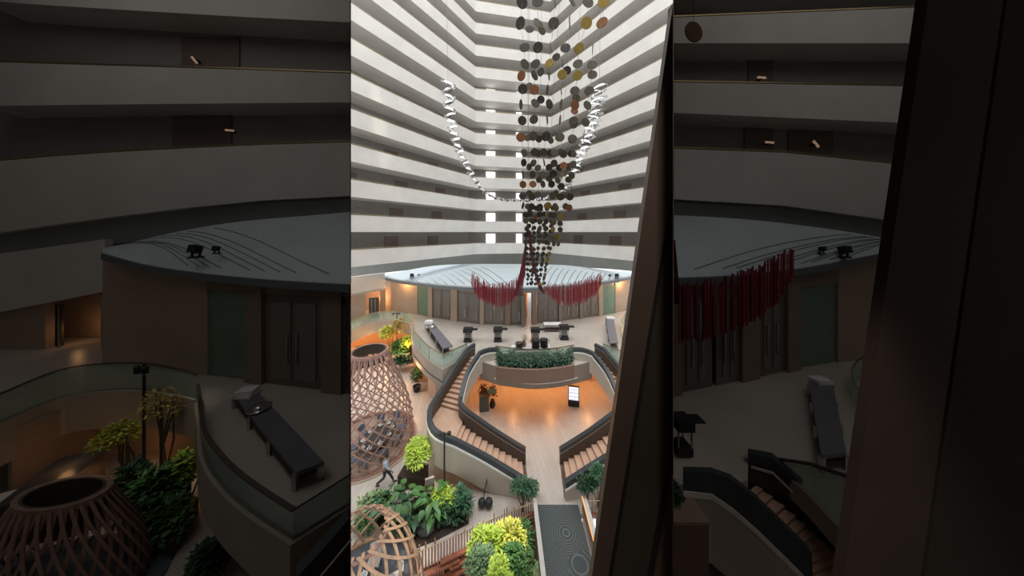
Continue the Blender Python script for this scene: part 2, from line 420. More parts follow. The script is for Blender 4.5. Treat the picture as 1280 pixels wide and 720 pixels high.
rail('glass_balustrade', 'curved green glass balustrade at the right edge beside the lift frame', [at(778, 430, Z2), at(776, 412, Z2), at(781, 403, Z2), at(795, 397, Z2), at(815, 396, Z2)])
rail('glass_balustrade', 'clear glass balustrade running behind the hedge planter', [p + Vector((0, 1.25, 0)) for p in EDGEs])

# back of the lobby under the mezzanine
struct(MB().sweep([(-9.4, 25.5, 0), (-2, 25.9, 0), (5, 25.9, 0), (12, 25.4, 0)], [(0, 0), (0, 3.3), (.2, 3.3), (.2, 0)]), 'wall_back', mat('amber_wall', (.62, .32, .13), .6))
struct(MB().sweep([(-34, 33, 0), (-9.7, 33.5, 0), (-9.7, 25.7, 0)], [(0, 0), (0, 3.3), (.2, 3.3), (.2, 0)]), 'wall_lobby_left', mat('amber_wall', (.62, .32, .13), .6))
struct(MB().sweep([(-7.6, 23.6, 0), (-6.6, 22.6, 0), (-5.2, 21.9, 0)], [(0, 0), (0, 3.2), (.25, 3.2), (.25, 0)]), 'wall_stair_left', PWALL)
for x, e in ((-3.2, 50), (0.2, 80), (3.6, 80), (7, 80)): lamp('lobby_downlight', 'POINT', (x, 24.2, 2.6), e, (1, .42, .13), .25)
lamp('lobby_downlight', 'POINT', (-8.6, 23.4, 2.5), 60, (1, .5, .2), .25)
for x, y in ((-15, 31), (-20, 31.5), (-11.5, 28)): lamp('lobby_downlight', 'POINT', (x, y, 2.6), 140, (1, .5, .2), .25)

# ================================================================ STAIRS
def V(p, z): return Vector((p[0], p[1], z))
def staircase(label, M, labels):
    Lst = Vector(M(at(575, 520, 2.1))); Lst.z = 0
    t = thing('staircase', label, 'staircase', Lst)
    O = [M(p) for p in interp(Oup, 6)]; I = [M(p) for p in interp(Iup, 6)]
    def flight(O, I, z0, n, dz):
        P = len(O) - 1
        def ev(L, q):
            q = q * P; i = min(int(q), P - 1); return L[i].lerp(L[i + 1], q - i)
        for k in range(n):
            z = z0 - dz * (k + 1)
            a, b, c, d = ev(O, k / n), ev(I, k / n), ev(I, (k + 1) / n), ev(O, (k + 1) / n)
            q = [Vector((v.x, v.y, z)) for v in (a, b, c, d)]
            ob = MB().prism(q, -.32).build('step', TREAD, t)
            ob.data.materials.append(RISER)
            for f in ob.data.polygons:
                if abs(f.normal.z) < .5: f.material_index = 1
    flight(O, I, 4.2, 12, .175)
    lo = [M(V(at(x, y, z + .98), z)) for x, y, z in ((562, 543, 2.1), (610, 568, 1.05), (663, 600, 0))]
    li = [M(p) for p in (at(578, 528, 2.1), at(617, 556, 1.05), at(657, 581, 0))]
    LND = [M(V(at(x, y, 3.08), 2.1)) for x, y in ((540.5, 506), (538, 519), (543, 533), (553, 540.5))]
    LO, LI = interp(lo, 6), interp(li, 6)
    flight(LO, LI, 2.1, 12, .175)
    lp = [O[-1], I[-1], LI[0], LO[0],  *LND[::-1]]
    mb = MB(); mb.prism([Vector((p.x, p.y, 2.1)) for p in lp], -.35); mb.build('landing', TREAD, t)
    out = [M(at(594, 444, 4.2))] + O[1:-1] + LND + LO[1:]
    inn = [M(at(624, 449, 4.2)), M(at(611, 449.5, 4.2))] + I[1:-1] + [M(at(573.3, 517, 2.1)), M(at(574.5, 523, 2.1))] + LI[1:]
    out = interp(out, 2); inn = interp(inn, 2)
    sgn = 1 if M(Vector((0, 20, 0))).x < 1 else -1
    def bal(path, s, nm, skin_lo):
        # s: side away from the steps
        f = lambda pr: [(o * s, z) for o, z in pr]
        b = MB().sweep(path, f([(.0, -.1), (.0, .72), (.09, .72), (.09, -.1)])).build(nm, DKBRN, t)
        MB().sweep(path, f([(.09, skin_lo), (.09, .66), (.2, .66), (.2, skin_lo)])).build('outer_skin', BEIGE, b)
        MB().sweep(path, f([(.2, .58), (.2, .68), (.27, .68), (.27, .58)])).build('white_ledge', WLINE, b)
        MB().sweep(path, f([(-.035, .70), (-.035, .735), (.0, .735), (.0, .70)])).build('white_strip', WLINE, b)
        MB().sweep(path, f([(-.05, .74), (-.05, .98), (.22, .98), (.22, .68), (.0, .68)])).build('coping', CHAR, b)
    bal(out, -sgn, 'outer_balustrade', -.95)
    bal(inn, sgn, 'inner_balustrade', -.8)
    return t
staircase('curved left staircase with peach treads climbing from the bridge to the mezzanine', lambda p: Vector(p), None)
staircase('curved right staircase with peach treads, half hidden behind the lift frame', mir, None)

# hedge planter between the stairs
PT = [at(620, 459, 4.65), at(640, 461.3, 4.65), at(669, 462.5, 4.65), at(695, 460.5, 4.65), at(718, 456.5, 4.65)]
PTs = interp(PT, 4)
t = thing('hedge_planter', 'long curved brown planter filled with a dense dark green hedge between the stairs', 'planter', PTs[8] - Vector((0, -.5, .5)))
MB().sweep(PTs, [(0, -1.0), (0, 0), (.08, 0), (.08, -1.0)]).build('front_panel', PLBOX, t)
MB().sweep(PTs, [(-.05, 0), (-.05, .06), (.12, .06), (.12, 0)]).build('rim', mat('tan_rim', (.34, .23, .17), .5), t)
MB().sweep(PTs, [(.08, -.45), (.08, -.12), (1.15, -.12), (1.15, -.45)]).build('soil_bed', SOIL, t)
MB().sweep(PTs, [(1.15, -.45), (1.15, .05), (1.2, .05), (1.2, -.45)]).build('back_panel', DKBRN, t)
mb = MB()
for i in range(2600):
    q = random.random() * (len(PTs) - 1.001); k = int(q); p = PTs[k].lerp(PTs[k + 1], q - k)
    p = p + Vector((0, random.uniform(.1, 1.15), random.uniform(-.12, .78 + .12 * math.sin(q * 2.1))))
    leaf_quad(mb.b, p, rnd_dir(.3), Vector((0, 0, 1)), random.uniform(.14, .26), .1)
mb.build('hedge_foliage', L_DK, t, kind='stuff')
t2 = mb = MB()
for i in range(420):
    q = random.random() * (len(PTs) - 1.001); k = int(q); p = PTs[k].lerp(PTs[k + 1], q - k)
    p = p + Vector((0, random.uniform(.05, .5), random.uniform(.0, .5)))
    leaf_quad(mb.b, p, rnd_dir(.3), Vector((0, 0, 1)), random.uniform(.12, .2), .09)
mb.build('pale_sprigs', mat('silvery_leaf', (.16, .30, .22), .5, var=.3), t, kind='stuff')
# ================================================================ PAVILION
BASE = [at(474, 387.5, Z2), at(480, 389, Z2), at(519, 392.5, Z2), at(540, 397, Z2), at(598, 405.5, Z2), at(649, 407, Z2), at(694, 402.5, Z2), at(730, 397.5, Z2), at(757, 394, Z2), at(783, 388.5, Z2), at(800, 386, Z2)]
BX = [474, 480, 519, 540, 598, 649, 694, 730, 757, 783, 800]
def base_at(px):
    for i in range(len(BX) - 1):
        if px <= BX[i + 1]:
            return BASE[i].lerp(BASE[i + 1], (px - BX[i]) / (BX[i + 1] - BX[i]))
    return BASE[-1]
pav = thing('pavilion', 'round ballroom pavilion with pale disc roof and brown doors across the mezzanine', 'pavilion', (0, 33, Z2))
RF = [at(478, 348, 8.6), at(500, 353, 8.6), at(534, 357.5, 8.6), at(565, 360.5, 8.6), at(598, 362.3, 8.6), at(642, 363, 8.6), at(680, 361.7, 8.6), at(713, 359, 8.6), at(757, 354, 8.6), at(788, 348, 8.6), at(808, 343, 8.6)]
RB = [at(478, 345, 8.95), at(490, 342, 9.1), at(518, 336, 9.5), at(550, 331.5, 9.75), at(590, 330, 9.85), at(642, 330, 9.9), at(680, 330.5, 9.9), at(713, 332, 9.85), at(757, 337.5, 9.5), at(788, 340.5, 9.2), at(808, 341.5, 9.0)]
RFs, RBs = interp(RF, 4), interp(RB, 4)
rf = MB(); rf.loft([[p + Vector((0, 0, -.02)) for p in RFs], [p + Vector((0, .05, .28)) for p in RFs], [a.lerp(b, .3) + Vector((0, 0, .28 * .7 + .12)) for a, b in zip(RFs, RBs)],
      [a.lerp(b, .65) + Vector((0, 0, .22)) for a, b in zip(RFs, RBs)], RBs, [p - Vector((0, 0, .5)) for p in RBs], [p + Vector((0, .3, -.02)) for p in RFs]], False)
roof = rf.build('roof', ROOFM, pav)
MB().sweep(RFs, [(-.08, -.1), (-.08, .2), (.1, .2), (.1, -.1)]).build('roof_edge', FASC, roof)
MB().sweep(RFs, [(-.11, .2), (-.11, .3), (.12, .33), (.12, .2)]).build('roof_gutter', mat('grey_gutter', (.35, .38, .4), .4), roof)
# raised seams fan out over the roof
for i in range(24):
    q = i / 23; side = -1 if i < 12 else 1; j = i if i < 12 else i - 12
    # left fan curls to the left edge, right fan to the right edge
    if side < 0: x0, y0, x1, y1 = 636 - 11 * j, 357.5 - .25 * j, 601 - 9.5 * j, 334.5 + 1.05 * j
    else: x0, y0, x1, y1 = 676 + 8.5 * j, 357.5 - .8 * j, 690 + 7.5 * j, 334.5 + .9 * j
    pts = []
    for s in range(9):
        u = s / 8; px = x0 + (x1 - x0) * u; py = y0 + (y1 - y0) * (1 - (1 - u) ** 1.5)
        # height of the roof there
        yy = min(max(py, 331), 362)
        best = None
        for z in [8.7 + .02 * m for m in range(70)]:
            P = at(px, yy, z)
            k = min(range(len(RFs) - 1), key=lambda m: abs((RFs[m].x + RFs[m + 1].x) / 2 - P.x))
            a, b = RFs[k], RBs[k]; v = (P.y - a.y) / max(.1, (b.y - a.y)); v = min(max(v, 0), 1)
            rows = [(0, a.z + .28), (.3, a.z + (b.z - a.z) * .3 + .316), (.65, a.z + (b.z - a.z) * .65 + .22), (1, b.z)]
            h = curve_px(rows, v); e = abs(h - z)
            if best is None or e < best[0]: best = (e, P, h)
        pts.append(Vector((best[1].x, best[1].y, best[2] + .03)))
    MB().tube(pts, .045, 4).build('seam', SEAM, roof)
# curved wall, pilasters, doors
WTOP = 8.5
def facade(px0, px1, z0, z1, off, th, n=4):
    path = [base_at(px0 + (px1 - px0) * k / n) for k in range(n + 1)]
    return MB().sweep([V(p, 0) for p in path], [(-off, z0), (-off, z1), (-off + th, z1), (-off + th, z0)])
facade(478, 522, Z2, WTOP, 0, .3).build('end_wall', PWALL, pav)
facade(522, 655, Z2 + 3.6, WTOP, -.0, .3, 12).build('lintel_wall', PPIL, pav)
facade(655, 667, Z2 + 3.6, WTOP, -.0, .3).build('lintel_wall', PPIL, pav)
facade(667, 766, Z2 + 3.6, WTOP, -.0, .3, 10).build('lintel_wall', PPIL, pav)
facade(769, 812, Z2, WTOP, 0, .3).build('end_wall', PWALL, pav)
for a, b in ((520, 536), (753, 769)): facade(a, b, Z2, Z2 + 3.65, -.06, .08, 2).build('glass_screen', PGLS, pav)
PIL = [(536, 541), (565, 573), (600, 605), (632, 638), (664.5, 670), (698, 702), (724, 728), (748, 753)]
for a, b in PIL: facade(a, b, Z2, Z2 + 4.2, .14, .4, 1).build('pilaster', PWALL if a in (536, 565, 600, 748) else PPIL, pav)
DOORS = [(541, 553), (553, 565), (573, 586), (586, 600), (605, 618), (618, 632), (638, 655), (671, 684), (684, 698), (702, 713), (713, 724), (728, 738), (738, 748)]
for a, b in DOORS:
    d = facade(a + .3, b - .3, Z2 + .02, Z2 + 3.6, -.05, .1, 1).build('door_leaf', PDOOR, pav)
    facade(a + 1.6, b - 1.6, Z2 + .35, Z2 + 3.3, -.02, .05, 1).build('door_panel', mat('grey_brown_panel', (.24, .205, .18), .4, scale=2), d)
    c = base_at((a + b) / 2 + 2.5)
    MB().box(c + Vector((0, -.1, 1.1)), (.07, .08, 1.0)).build('handle', STEEL, d)
# glowing room behind the open doorway
facade(654, 668, Z2, Z2 + 4.0, -2.6, .1, 2).build('room_wall', mat('amber_wall', (.62, .32, .13), .6), pav)
lamp('pavilion_room_lamp', 'POINT', base_at(661) + Vector((.3, 1.6, 2.2)), 42, (1, .45, .15), .2)
p = base_at(656.5); MB().box(p + Vector((-.2, -.45, 1.75)), (.1, .9, 3.5), R(-30)).build('door_leaf', PDOOR, pav)
for px in (497, 545, 570, 620, 690, 727, 770): MB().box(base_at(px) + Vector((0, -.3, 4.15)), (.5, .35, .25)).build('eave_bracket', PWALL, pav)
for px, e in ((508, 60), (776, 60), (742, 25)): lamp('wall_washer', 'POINT', base_at(px) + Vector((0, -.7, 3.8)), e, (1, .55, .22), .1)
sheet = facade(699.5, 703, Z2 + 2.0, Z2 + 2.5, .2, .02, 1).build('notice_sheet', LINEN)
tag(sheet, 'small white paper notice fixed beside a pavilion door', 'notice')
def flood(label, px, py, s, Y=None, p=None):
    p = p if p is not None else at(px, py, 9.0)
    t = thing('floodlight', label, 'floodlight', p)
    MB().box(p + Vector((0, 0, .05 * s)), (.45 * s, .35 * s, .1 * s)).build('base_plate', BLACK, t)
    for q in (-.2, .2): MB().box(p + Vector((q * s, 0, .3 * s)), (.05 * s, .1 * s, .5 * s)).build('yoke_arm', BLACK, t)
    MB().box(p + Vector((0, -.02, .45 * s)), (.36 * s, .4 * s, .42 * s), 0, R(-15)).build('housing', BLACK, t)
    MB().box(p + Vector((0, -.25 * s, .45 * s)), (.28 * s, .04 * s, .3 * s), 0, R(-15)).build('lens', LIFTG, t)
flood('larger black floodlight at the left end of the pavilion roof', 515, 348.5, .95)
flood('smaller black floodlight second from the left end of the pavilion roof', 523.5, 346.5, .6)
flood('smaller black floodlight second from the right end of the pavilion roof', 762, 347.0, .6)
flood('larger black floodlight at the right end of the pavilion roof', 771, 348.5, .95)

# ================================================================ MEZZANINE FURNITURE
def buffet(label, quad, z, h, top=TTOP, items=(), cat='table', nleg=4, shelf=True, group=None, name='buffet_table'):
    q = [Vector(v) for v in quad]; c = sum(q, Vector()) / 4; c.z = z
    t = thing(name, label, cat, c, group)
    top_pts = [Vector((v.x, v.y, z + h - .07)) for v in q]
    MB().prism(top_pts, .07).build('tabletop', top, t)
    MB().prism([c.lerp(v, .93) * 1 + Vector((0, 0, h - .16)) * 0 + Vector((0, 0, z + h - .16 - c.lerp(v, .93).z)) for v in q], .09).build('apron', BLACK, t)
    if shelf: MB().prism([Vector((*(c.lerp(v, .9)).xy, z + h * .28)) for v in q], .04).build('shelf', DKBRN, t)
    for k in range(nleg // 2):
        u = k / (nleg // 2 - 1)
        for a, b in ((q[0], q[3]), (q[1], q[2])):
            p = c.lerp(a.lerp(b, u), .95); MB().span((p.x - .035, p.y - .035, z), (p.x + .035, p.y + .035, z + h - .07)).build('leg', STEEL, t)
    return t
# quad order: far left, far right, near right, near left (floor positions under the top)
bz = Z2 + .9
tb1 = buffet('long dark buffet table set lengthwise beside the left pointed glass corner', [at(531, 402, bz), at(540, 401.5, bz), at(566, 432, bz), at(554, 436, bz)], Z2, .9, nleg=8)
tb2 = buffet('long dark buffet table at the right, near the lift frame', [at(757, 396.5, bz), at(767, 396.5, bz), at(772.5, 428, bz), at(762, 429, bz)], Z2, .9, nleg=8)
tb3 = buffet('small table with a white top standing before the pavilion doors', [at(679, 402.5, bz - .1), at(701, 402.5, bz - .1), at(700.5, 406, bz - .1), at(680, 406, bz - .1)], Z2, .8, LINEN, nleg=4)
tb4 = buffet('long white topped service counter behind the hedge planter', [at(640, 431, bz), at(687, 430, bz), at(688, 435, bz), at(638, 436, bz)], Z2, .9, LINEN, nleg=6)
def on(px, py, z): return at(px, py, z)
def dish(label, p, r, cat='dish', m=SILV):
    t = thing('serving_dish', label, cat, p)
    MB().lathe(p, [(r * .6, 0), (r, .06), (r * 1.02, .09), (r * .9, .08), (r * .5, .03)]).build('bowl', m, t, smooth=True)
    MB().ball(p + Vector((0, 0, .1)), r * .55, (1, 1, .5)).build('lid', m, t, smooth=True)
def pot(label, p, r, h, m=BLACK):
    t = thing('pot', label, 'pot', p)
    MB().lathe(p, [(r, 0), (r, h), (r * 1.08, h + .02), (r * .95, h + .02), (r * .9, h * .6)]).build('body', m, t, smooth=True)
    MB().tube([p + Vector((-r, 0, h * .6)), p + Vector((-r * 1.5, 0, h * .8)), p + Vector((-r, 0, h))], .025).build('handle', m, t)
    MB().tube([p + Vector((r, 0, h * .6)), p + Vector((r * 1.5, 0, h * .8)), p + Vector((r, 0, h))], .025).build('handle', m, t)
dish('round silver serving dish near the far end of the left buffet table', on(540.5, 409, bz), .38)
t = thing('folded_cloth', 'white folded linen stack on the far end of the left buffet table', 'linen', on(536, 404, bz))
for i in range(3): MB().box(on(536, 404, bz) + Vector((0, 0, .05 + .09 * i)), (.85 - .06 * i, .7 - .05 * i, .085), .1 * i).build('linen_layer', LINEN, t)
t = thing('folded_cloth', 'white folded linen on the far end of the right buffet table', 'linen', on(763, 398.5, bz))
for i in range(2): MB().box(on(763, 398.5, bz) + Vector((0, 0, .05 + .09 * i)), (.9 - .06 * i, .6 - .05 * i, .085), .1 * i).build('linen_layer', LINEN, t)
pot('dark round pot on the left end of the service counter', on(649, 434.5, bz), .28, .4, DKBRN)
pot('black tall pot on the middle of the service counter', on(669.5, 434.5, bz), .32, .65)
pot('black tall pot toward the right end of the service counter', on(680, 433.5, bz), .32, .62)
pv = on(655, 433, bz); t = thing('vase', 'tan flower vase on the left half of the service counter', 'vase', pv)
MB().lathe(pv, [(.12, 0), (.2, .15), (.16, .35), (.1, .45), (.14, .5), (.1, .48)]).build('body', mat('tan_ceramic', (.3, .22, .16), .5), t, smooth=True)
crown(pv + Vector((0, 0, .65)), (.25, .25, .25), 60, .15, .07).build('flowers', mat('dried_flower', (.36, .27, .19), .7), t)
def cart(label, px, py, s=1.0):
    p = at(px, py, Z2); t = thing('service_cart', label, 'cart', p)
    MB().box(p + Vector((0, 0, .18 * s)), (.75 * s, .6 * s, .24 * s)).build('base_cabinet', BLACK, t)
    for a in (-.34, .34):
        for b in (-.26, .26):
            MB().span(p + Vector((a * s - .03, b * s - .03, .3 * s)), p + Vector((a * s + .03, b * s + .03, .95 * s))).build('post', STEEL, t)
    MB().box(p + Vector((0, .05, .55 * s)), (.55 * s, .3 * s, .34 * s)).build('burner', mat('grey_burner', (.3, .3, .3), .4), t)
    MB().box(p + Vector((0, 0, 1.12 * s)), (.85 * s, .68 * s, .36 * s)).build('hood', BLACK, t)
    MB().box(p + Vector((.62 * s, -.05, 1.2 * s)), (.6 * s, .5 * s, .05 * s)).build('side_shelf', BLACK, t)
    for a in (-.34, .34):
        for b in (-.26, .26): MB().ball(p + Vector((a * s, b * s, .04)), .05 * s, sub=1).build('castor', BLACK, t)
cart('black food cart nearest the left buffet table', 585, 427)
cart('black food cart second from the left buffet table', 622.5, 426.5)
cart('black food cart directly behind the service counter', 669, 427)
cart('black food cart beside the small white table', 705, 424, 1.05)

# lobby below
p = at(717, 507.5, 0); t = thing('display_kiosk', 'dark upright kiosk with a lit white and blue screen under the mezzanine', 'kiosk', p)
MB().box(p + Vector((0, 0, .85)), (.92, .2, 1.7), R(-12)).build('body', BLACK, t, bevel=.02)
sm = bpy.data.materials.new('lit_screen'); sm.use_nodes = True; nt = sm.node_tree; bb = nt.nodes['Principled BSDF']
tc = nt.nodes.new('ShaderNodeTexCoord'); wv = nt.nodes.new('ShaderNodeTexWave'); wv.bands_direction = 'Z'; wv.inputs['Scale'].default_value = 1.1; wv.inputs['Distortion'].default_value = 2
rp = nt.nodes.new('ShaderNodeValToRGB'); rp.color_ramp.elements[0].color = (.28, .45, .75, 1); rp.color_ramp.elements[1].color = (.9, .95, 1, 1); rp.color_ramp.elements[1].position = .35
nt.links.new(tc.outputs['Object'], wv.inputs['Vector']); nt.links.new(wv.outputs['Fac'], rp.inputs['Fac'])
nt.links.new(rp.outputs['Color'], bb.inputs['Emission Color']); bb.inputs['Emission Strength'].default_value = .55
MB().box(p + Vector((-.02, -.105, 1.1)), (.8, .02, 1.1), R(-12)).build('screen', sm, t)
p = at(604.5, 515, 0); t = thing('reception_podium', 'dark grey podium desk under the left stair', 'podium', p)
MB().box(p + Vector((0, .3, .6)), (.75, .6, 1.2), R(12)).build('body', mat('grey_podium', (.09, .09, .085), .5), t)
MB().box(p + Vector((0, .3, 1.24)), (.85, .7, .07), R(12)).build('top', DKBRN, t)
p = at(603, 503, 0) + Vector((0, .2, 0))
for (px, py, lb) in ((604, 507, 'dark dried flower arrangement standing behind the grey podium'), (615.5, 509, 'tall dark dried flower arrangement on the floor right of the podium')):
    p = at(px, py, 0); t = thing('flower_arrangement', lb, 'plant', p)
    MB().lathe(p, [(.16, 0), (.26, .2), (.2, .5), (.14, .6), (.17, .64), (.1, .6)]).build('urn', BLACK, t, smooth=True)
    crown(p + Vector((0, 0, 1.15)), (.32, .32, .65), 170, .2, .09).build('flowers', mat('dark_red_leaf', (.06, .02, .018), .6, var=.4), t)
p = at(614.5, 497, 0); t = thing('exit_sign', 'small green hanging sign under the mezzanine beside the podium', 'sign', V(p, 3.1))
ps = aty(614.5, 489, 20.8)
for q in (-.2, .2): MB().tube([ps + Vector((q, 0, .15)), ps + Vector((q, 0, .9))], .012).build('rod', STEEL, t)
MB().box(ps, (.56, .06, .32)).build('panel', mat('dim_green_sign', (.10, .16, .07), .4), t)
# ================================================================ LEFT SIDE OF THE LOBBY
def lamp_post(label, p, h, heads, k=1.0):
    p = Vector(p); t = thing('lamp_post', label, 'lamp', p)
    MB().lathe(p, [(.14, 0), (.14, .06), (.06, .1)], 12).build('base', BLACK, t)
    MB().tube([p + Vector((0, 0, .05)), p + Vector((0, 0, h))], .05 * k, 8).build('pole', BLACK, t)
    for dx, dy in heads:
        e = p + Vector((dx, dy, h - .06))
        MB().tube([p + Vector((0, 0, h - .15)), e], .03, 6).build('arm', BLACK, t)
        hd = MB().lathe(e + Vector((0, 0, -.16)), [(.09 * k, 0), (.105 * k, .02), (.105 * k, .15), (.04 * k, .2)], 12).build('lamp_head', BLACK, t)
        MB().lathe(e + Vector((0, 0, -.17)), [(.085 * k, 0), (.085 * k, .015)], 12).build('lens', LINEN, hd)
    return t
lamp_post('slim black lamp post in the planting near the far left walkway', at(496, 447, 0), 5.3, [(-.38, -.1), (.3, -.1)])
lamp_post('slim black lamp post rising from the green planting below the left stair', at(555.5, 626, 0), 3.75, [(-.26, 0), (.24, .1)])
# far planter bed
pb = [at(497, 452, 0), at(514, 455, 0), at(518, 436, 0), at(500, 434, 0)]
t = thing('planter_bed', 'low dark planter bed full of plants beside the far walkway', 'planter', pb[0])
MB().prism(pb, .55).build('planter_wall', DKBRN, t); MB().prism([p.lerp(sum(pb, Vector()) / 4, .06) + Vector((0, 0, .56)) for p in pb], .03).build('soil', SOIL, t)
bush('thin_tree', 'slender golden leaved tree beside the far lamp post', at(499, 446, .58), aty(500, 409, 29.6), (.8, .8, 1.2), 420, .28, .14, L_OR, 'tree')
bush('thin_tree', 'yellow green leafy tree left of the far lamp post', at(489, 447, 0), aty(487, 417, 29.4), (1.0, .8, .8), 420, .36, .2, L_YE, 'tree')
bush('leafy_shrub', 'dense mid green shrub in the far planter bed', at(503, 449, .58), aty(504, 437, 29.4), (1.25, .9, 1.1), 620, .38, .22, L_MD)
bush('leafy_shrub', 'bright green shrub at the right end of the far planter bed', at(512, 446, .58), aty(511, 430, 29.2), (.7, .8, .8), 360, .4, .24, L_BR)
bush('leafy_shrub', 'dark green shrub spilling from the front of the far planter bed', at(507, 452, .58), at(504, 452, 1.0), (1.1, .6, .6), 380, .34, .2, L_DK)
p = at(521, 489, 0); t = thing('potted_plant', 'tall potted plant standing under the rounded mezzanine edge', 'plant', p)
MB().lathe(p, [(.26, 0), (.36, .45), (.38, .5), (.32, .5), (.3, .42)]).build('pot', BLACK, t, smooth=True)
crown(p + Vector((0, 0, 1.25)), (.5, .5, .95), 420, .3, .13).build('foliage', L_DK, t)
MB().tube([p + Vector((0, 0, .4)), p + Vector((.03, 0, 1.5))], .03).build('stem', BARK, t)
# dark bar counter at the left edge
a, b = at(432, 466, 1.1), at(461, 432, 1.1)
d = (b - a).normalized(); n = Vector((-d.y, d.x, 0))
t = thing('bar_counter', 'long dark bar counter at the left edge behind the tall lattice pod', 'counter', V((a + b) / 2, 0))
MB().prism([a, b, b + n * 1.3, a + n * 1.3], .08).build('countertop', mat('charcoal_counter', (.07, .075, .085), .35), t)
MB().prism([V(q, 0) for q in (a + n * .15 + d * .1, b + n * .15 - d * .1, b + n * 1.15 - d * .1, a + n * 1.15 + d * .1)], 1.05).build('counter_body', DKBRN, t)
MB().sweep([V(a, 0), V(b, 0)], [(-.12, .28), (-.12, .33), (-.07, .33), (-.07, .28)]).build('foot_rail', STEEL, t)
q = a + n * 1.2; tag(MB().prism([q, q + d * 2.4, q + d * 2.4 + n * 1.0, q + n * 1.0], .03).build('tablecloth', LINEN), 'white cloth laid along the back of the dark bar counter', 'tablecloth')

def chair(label, p, rz, upm=CHBL, group=None, s=1.0):
    t = thing('dining_chair', label, 'chair', (0, 0, 0), group)
    MB().box((0, 0, .45 * s), (.5 * s, .5 * s, .1 * s)).build('seat', upm, t, bevel=.02)
    m = MB(); m.loft([[Vector((-.25 * s, .24 * s, .5 * s)), Vector((0, .29 * s, .5 * s)), Vector((.25 * s, .24 * s, .5 * s))], [Vector((-.25 * s, .29 * s, .9 * s)), Vector((0, .35 * s, .95 * s)), Vector((.25 * s, .29 * s, .9 * s))],
        [Vector((-.25 * s, .35 * s, .9 * s)), Vector((0, .41 * s, .95 * s)), Vector((.25 * s, .35 * s, .9 * s))], [Vector((-.25 * s, .3 * s, .5 * s)), Vector((0, .35 * s, .5 * s)), Vector((.25 * s, .3 * s, .5 * s))]], False)
    m.build('backrest', upm, t)
    for x in (-.21, .21):
        for y in (-.21, .21): MB().tube([(x * s, y * s, .4 * s), (x * 1.12 * s, y * 1.12 * s, 0)], .022 * s).build('leg', BLACK, t)
    t.location = p; t.rotation_euler.z = rz
    return t
def setting(p, group, lab):
    t = thing('place_setting', lab, 'plate', p, group)
    MB().lathe(p, [(.09, 0), (.15, .012), (.16, .022), (.1, .012)], 16).build('plate', LINEN, t, smooth=True)
    MB().lathe(p + Vector((0, 0, .012)), [(.08, 0), (.05, .12), (.008, .24)], 10).build('folded_napkin', LINEN, t, smooth=True)

def pod(name, label, c, prof, n, twist, wm, tw2=None, w=.1, th=.045, rim=True, skip=lambda a, u, s: False, twpow=1.35, zs=None):
    # prof(u) -> radius, height   u: 0 top .. 1 foot
    c = Vector(c); t = thing(name, label, 'pod', c)
    S = 22
    for sgn in (1, -1):
        for k in range(n):
            a0 = 2 * math.pi * (k + (.5 if sgn < 0 else 0)) / n
            rows = []
            for i in range(S + 1):
                u = i / S; r, z = prof(u); a = a0 + sgn * (twist if sgn > 0 or tw2 is None else tw2) * u ** twpow
                if skip(a, u, sgn): 
                    continue
                e = Vector((math.cos(a), math.sin(a), 0)); tn = Vector((-e.y, e.x, 0))
                rr = r + (.03 if sgn > 0 else -.03)
                o = c + Vector((0, 0, z))
                rows.append([o + e * (rr - th / 2) - tn * w / 2, o + e * (rr - th / 2) + tn * w / 2, o + e * (rr + th / 2) + tn * w / 2, o + e * (rr + th / 2) - tn * w / 2])
            if len(rows) > 2: MB().loft(rows, True, True).build('lattice_slat', wm, t)
    return t
# tall woven pod
PC = Vector((-9.95, 18.2, 0))
def prof1(u): 
    z = 6.25 * (1 - u); return 1.12 + 1.75 * math.sin(min(1, u * 1.05) * math.pi / 2) ** 1.15, z + .12
t = pod('lattice_pod', 'tall woven lattice dining pod of pinkish timber slats with open round top', PC, prof1, 24, 1.9, WOODP, w=.1, th=.05, twpow=1.7)
def ring(c, r0, r1, z0, z1, n=40):
    m = MB(); rows = []
    for k in range(n + 1):
        a = 2 * math.pi * k / n; e = Vector((math.cos(a), math.sin(a), 0))
        rows.append([c + e * r0 + Vector((0, 0, z0)), c + e * r1 + Vector((0, 0, z0)), c + e * r1 + Vector((0, 0, z1)), c + e * r0 + Vector((0, 0, z1))])
    return m.loft(rows, True)
ring(PC, 1.02, 1.2, 6.25, 6.45).build('top_ring', WOODP, t)
ring(PC, .98, 1.06, 5.75, 6.45).build('inner_ring', DKBRN, t)
ring(PC, 2.72, 3.02, 0, .14).build('base_ring', WOODP, t)
MB().lathe(PC, [(3.15, 0.0), (3.15, .06), (0.01, .06)], 48).build('floor_disc', mat('beige_deck', (.46, .37, .30), .6, scale=2), t)
def dining(c, rx, ry, rz, seats, who, upm, plates, s=1.0, z=0.06):
    c = Vector(c); t = thing('dining_table', 'dark oval dining table ' + who, 'table', c)
    pts = [c + Matrix.Rotation(rz, 3, 'Z') @ Vector((rx * math.cos(a * math.pi / 16), ry * math.sin(a * math.pi / 16), .74)) for a in range(32)]
    MB().prism(pts, .05).build('tabletop', mat('black_tabletop', (.035, .038, .043), .35), t)
    MB().lathe(c + Vector((0, 0, z)), [(.45, 0), (.4, .05), (.1, .1), (.1, .68), (.3, .7)], 16).build('pedestal', BLACK, t)
    return t
TC = PC + Vector((.75, -.35, 0))
dining(TC, .95, 1.45, R(-12), 8, 'inside the tall lattice pod', CHBL, 8)
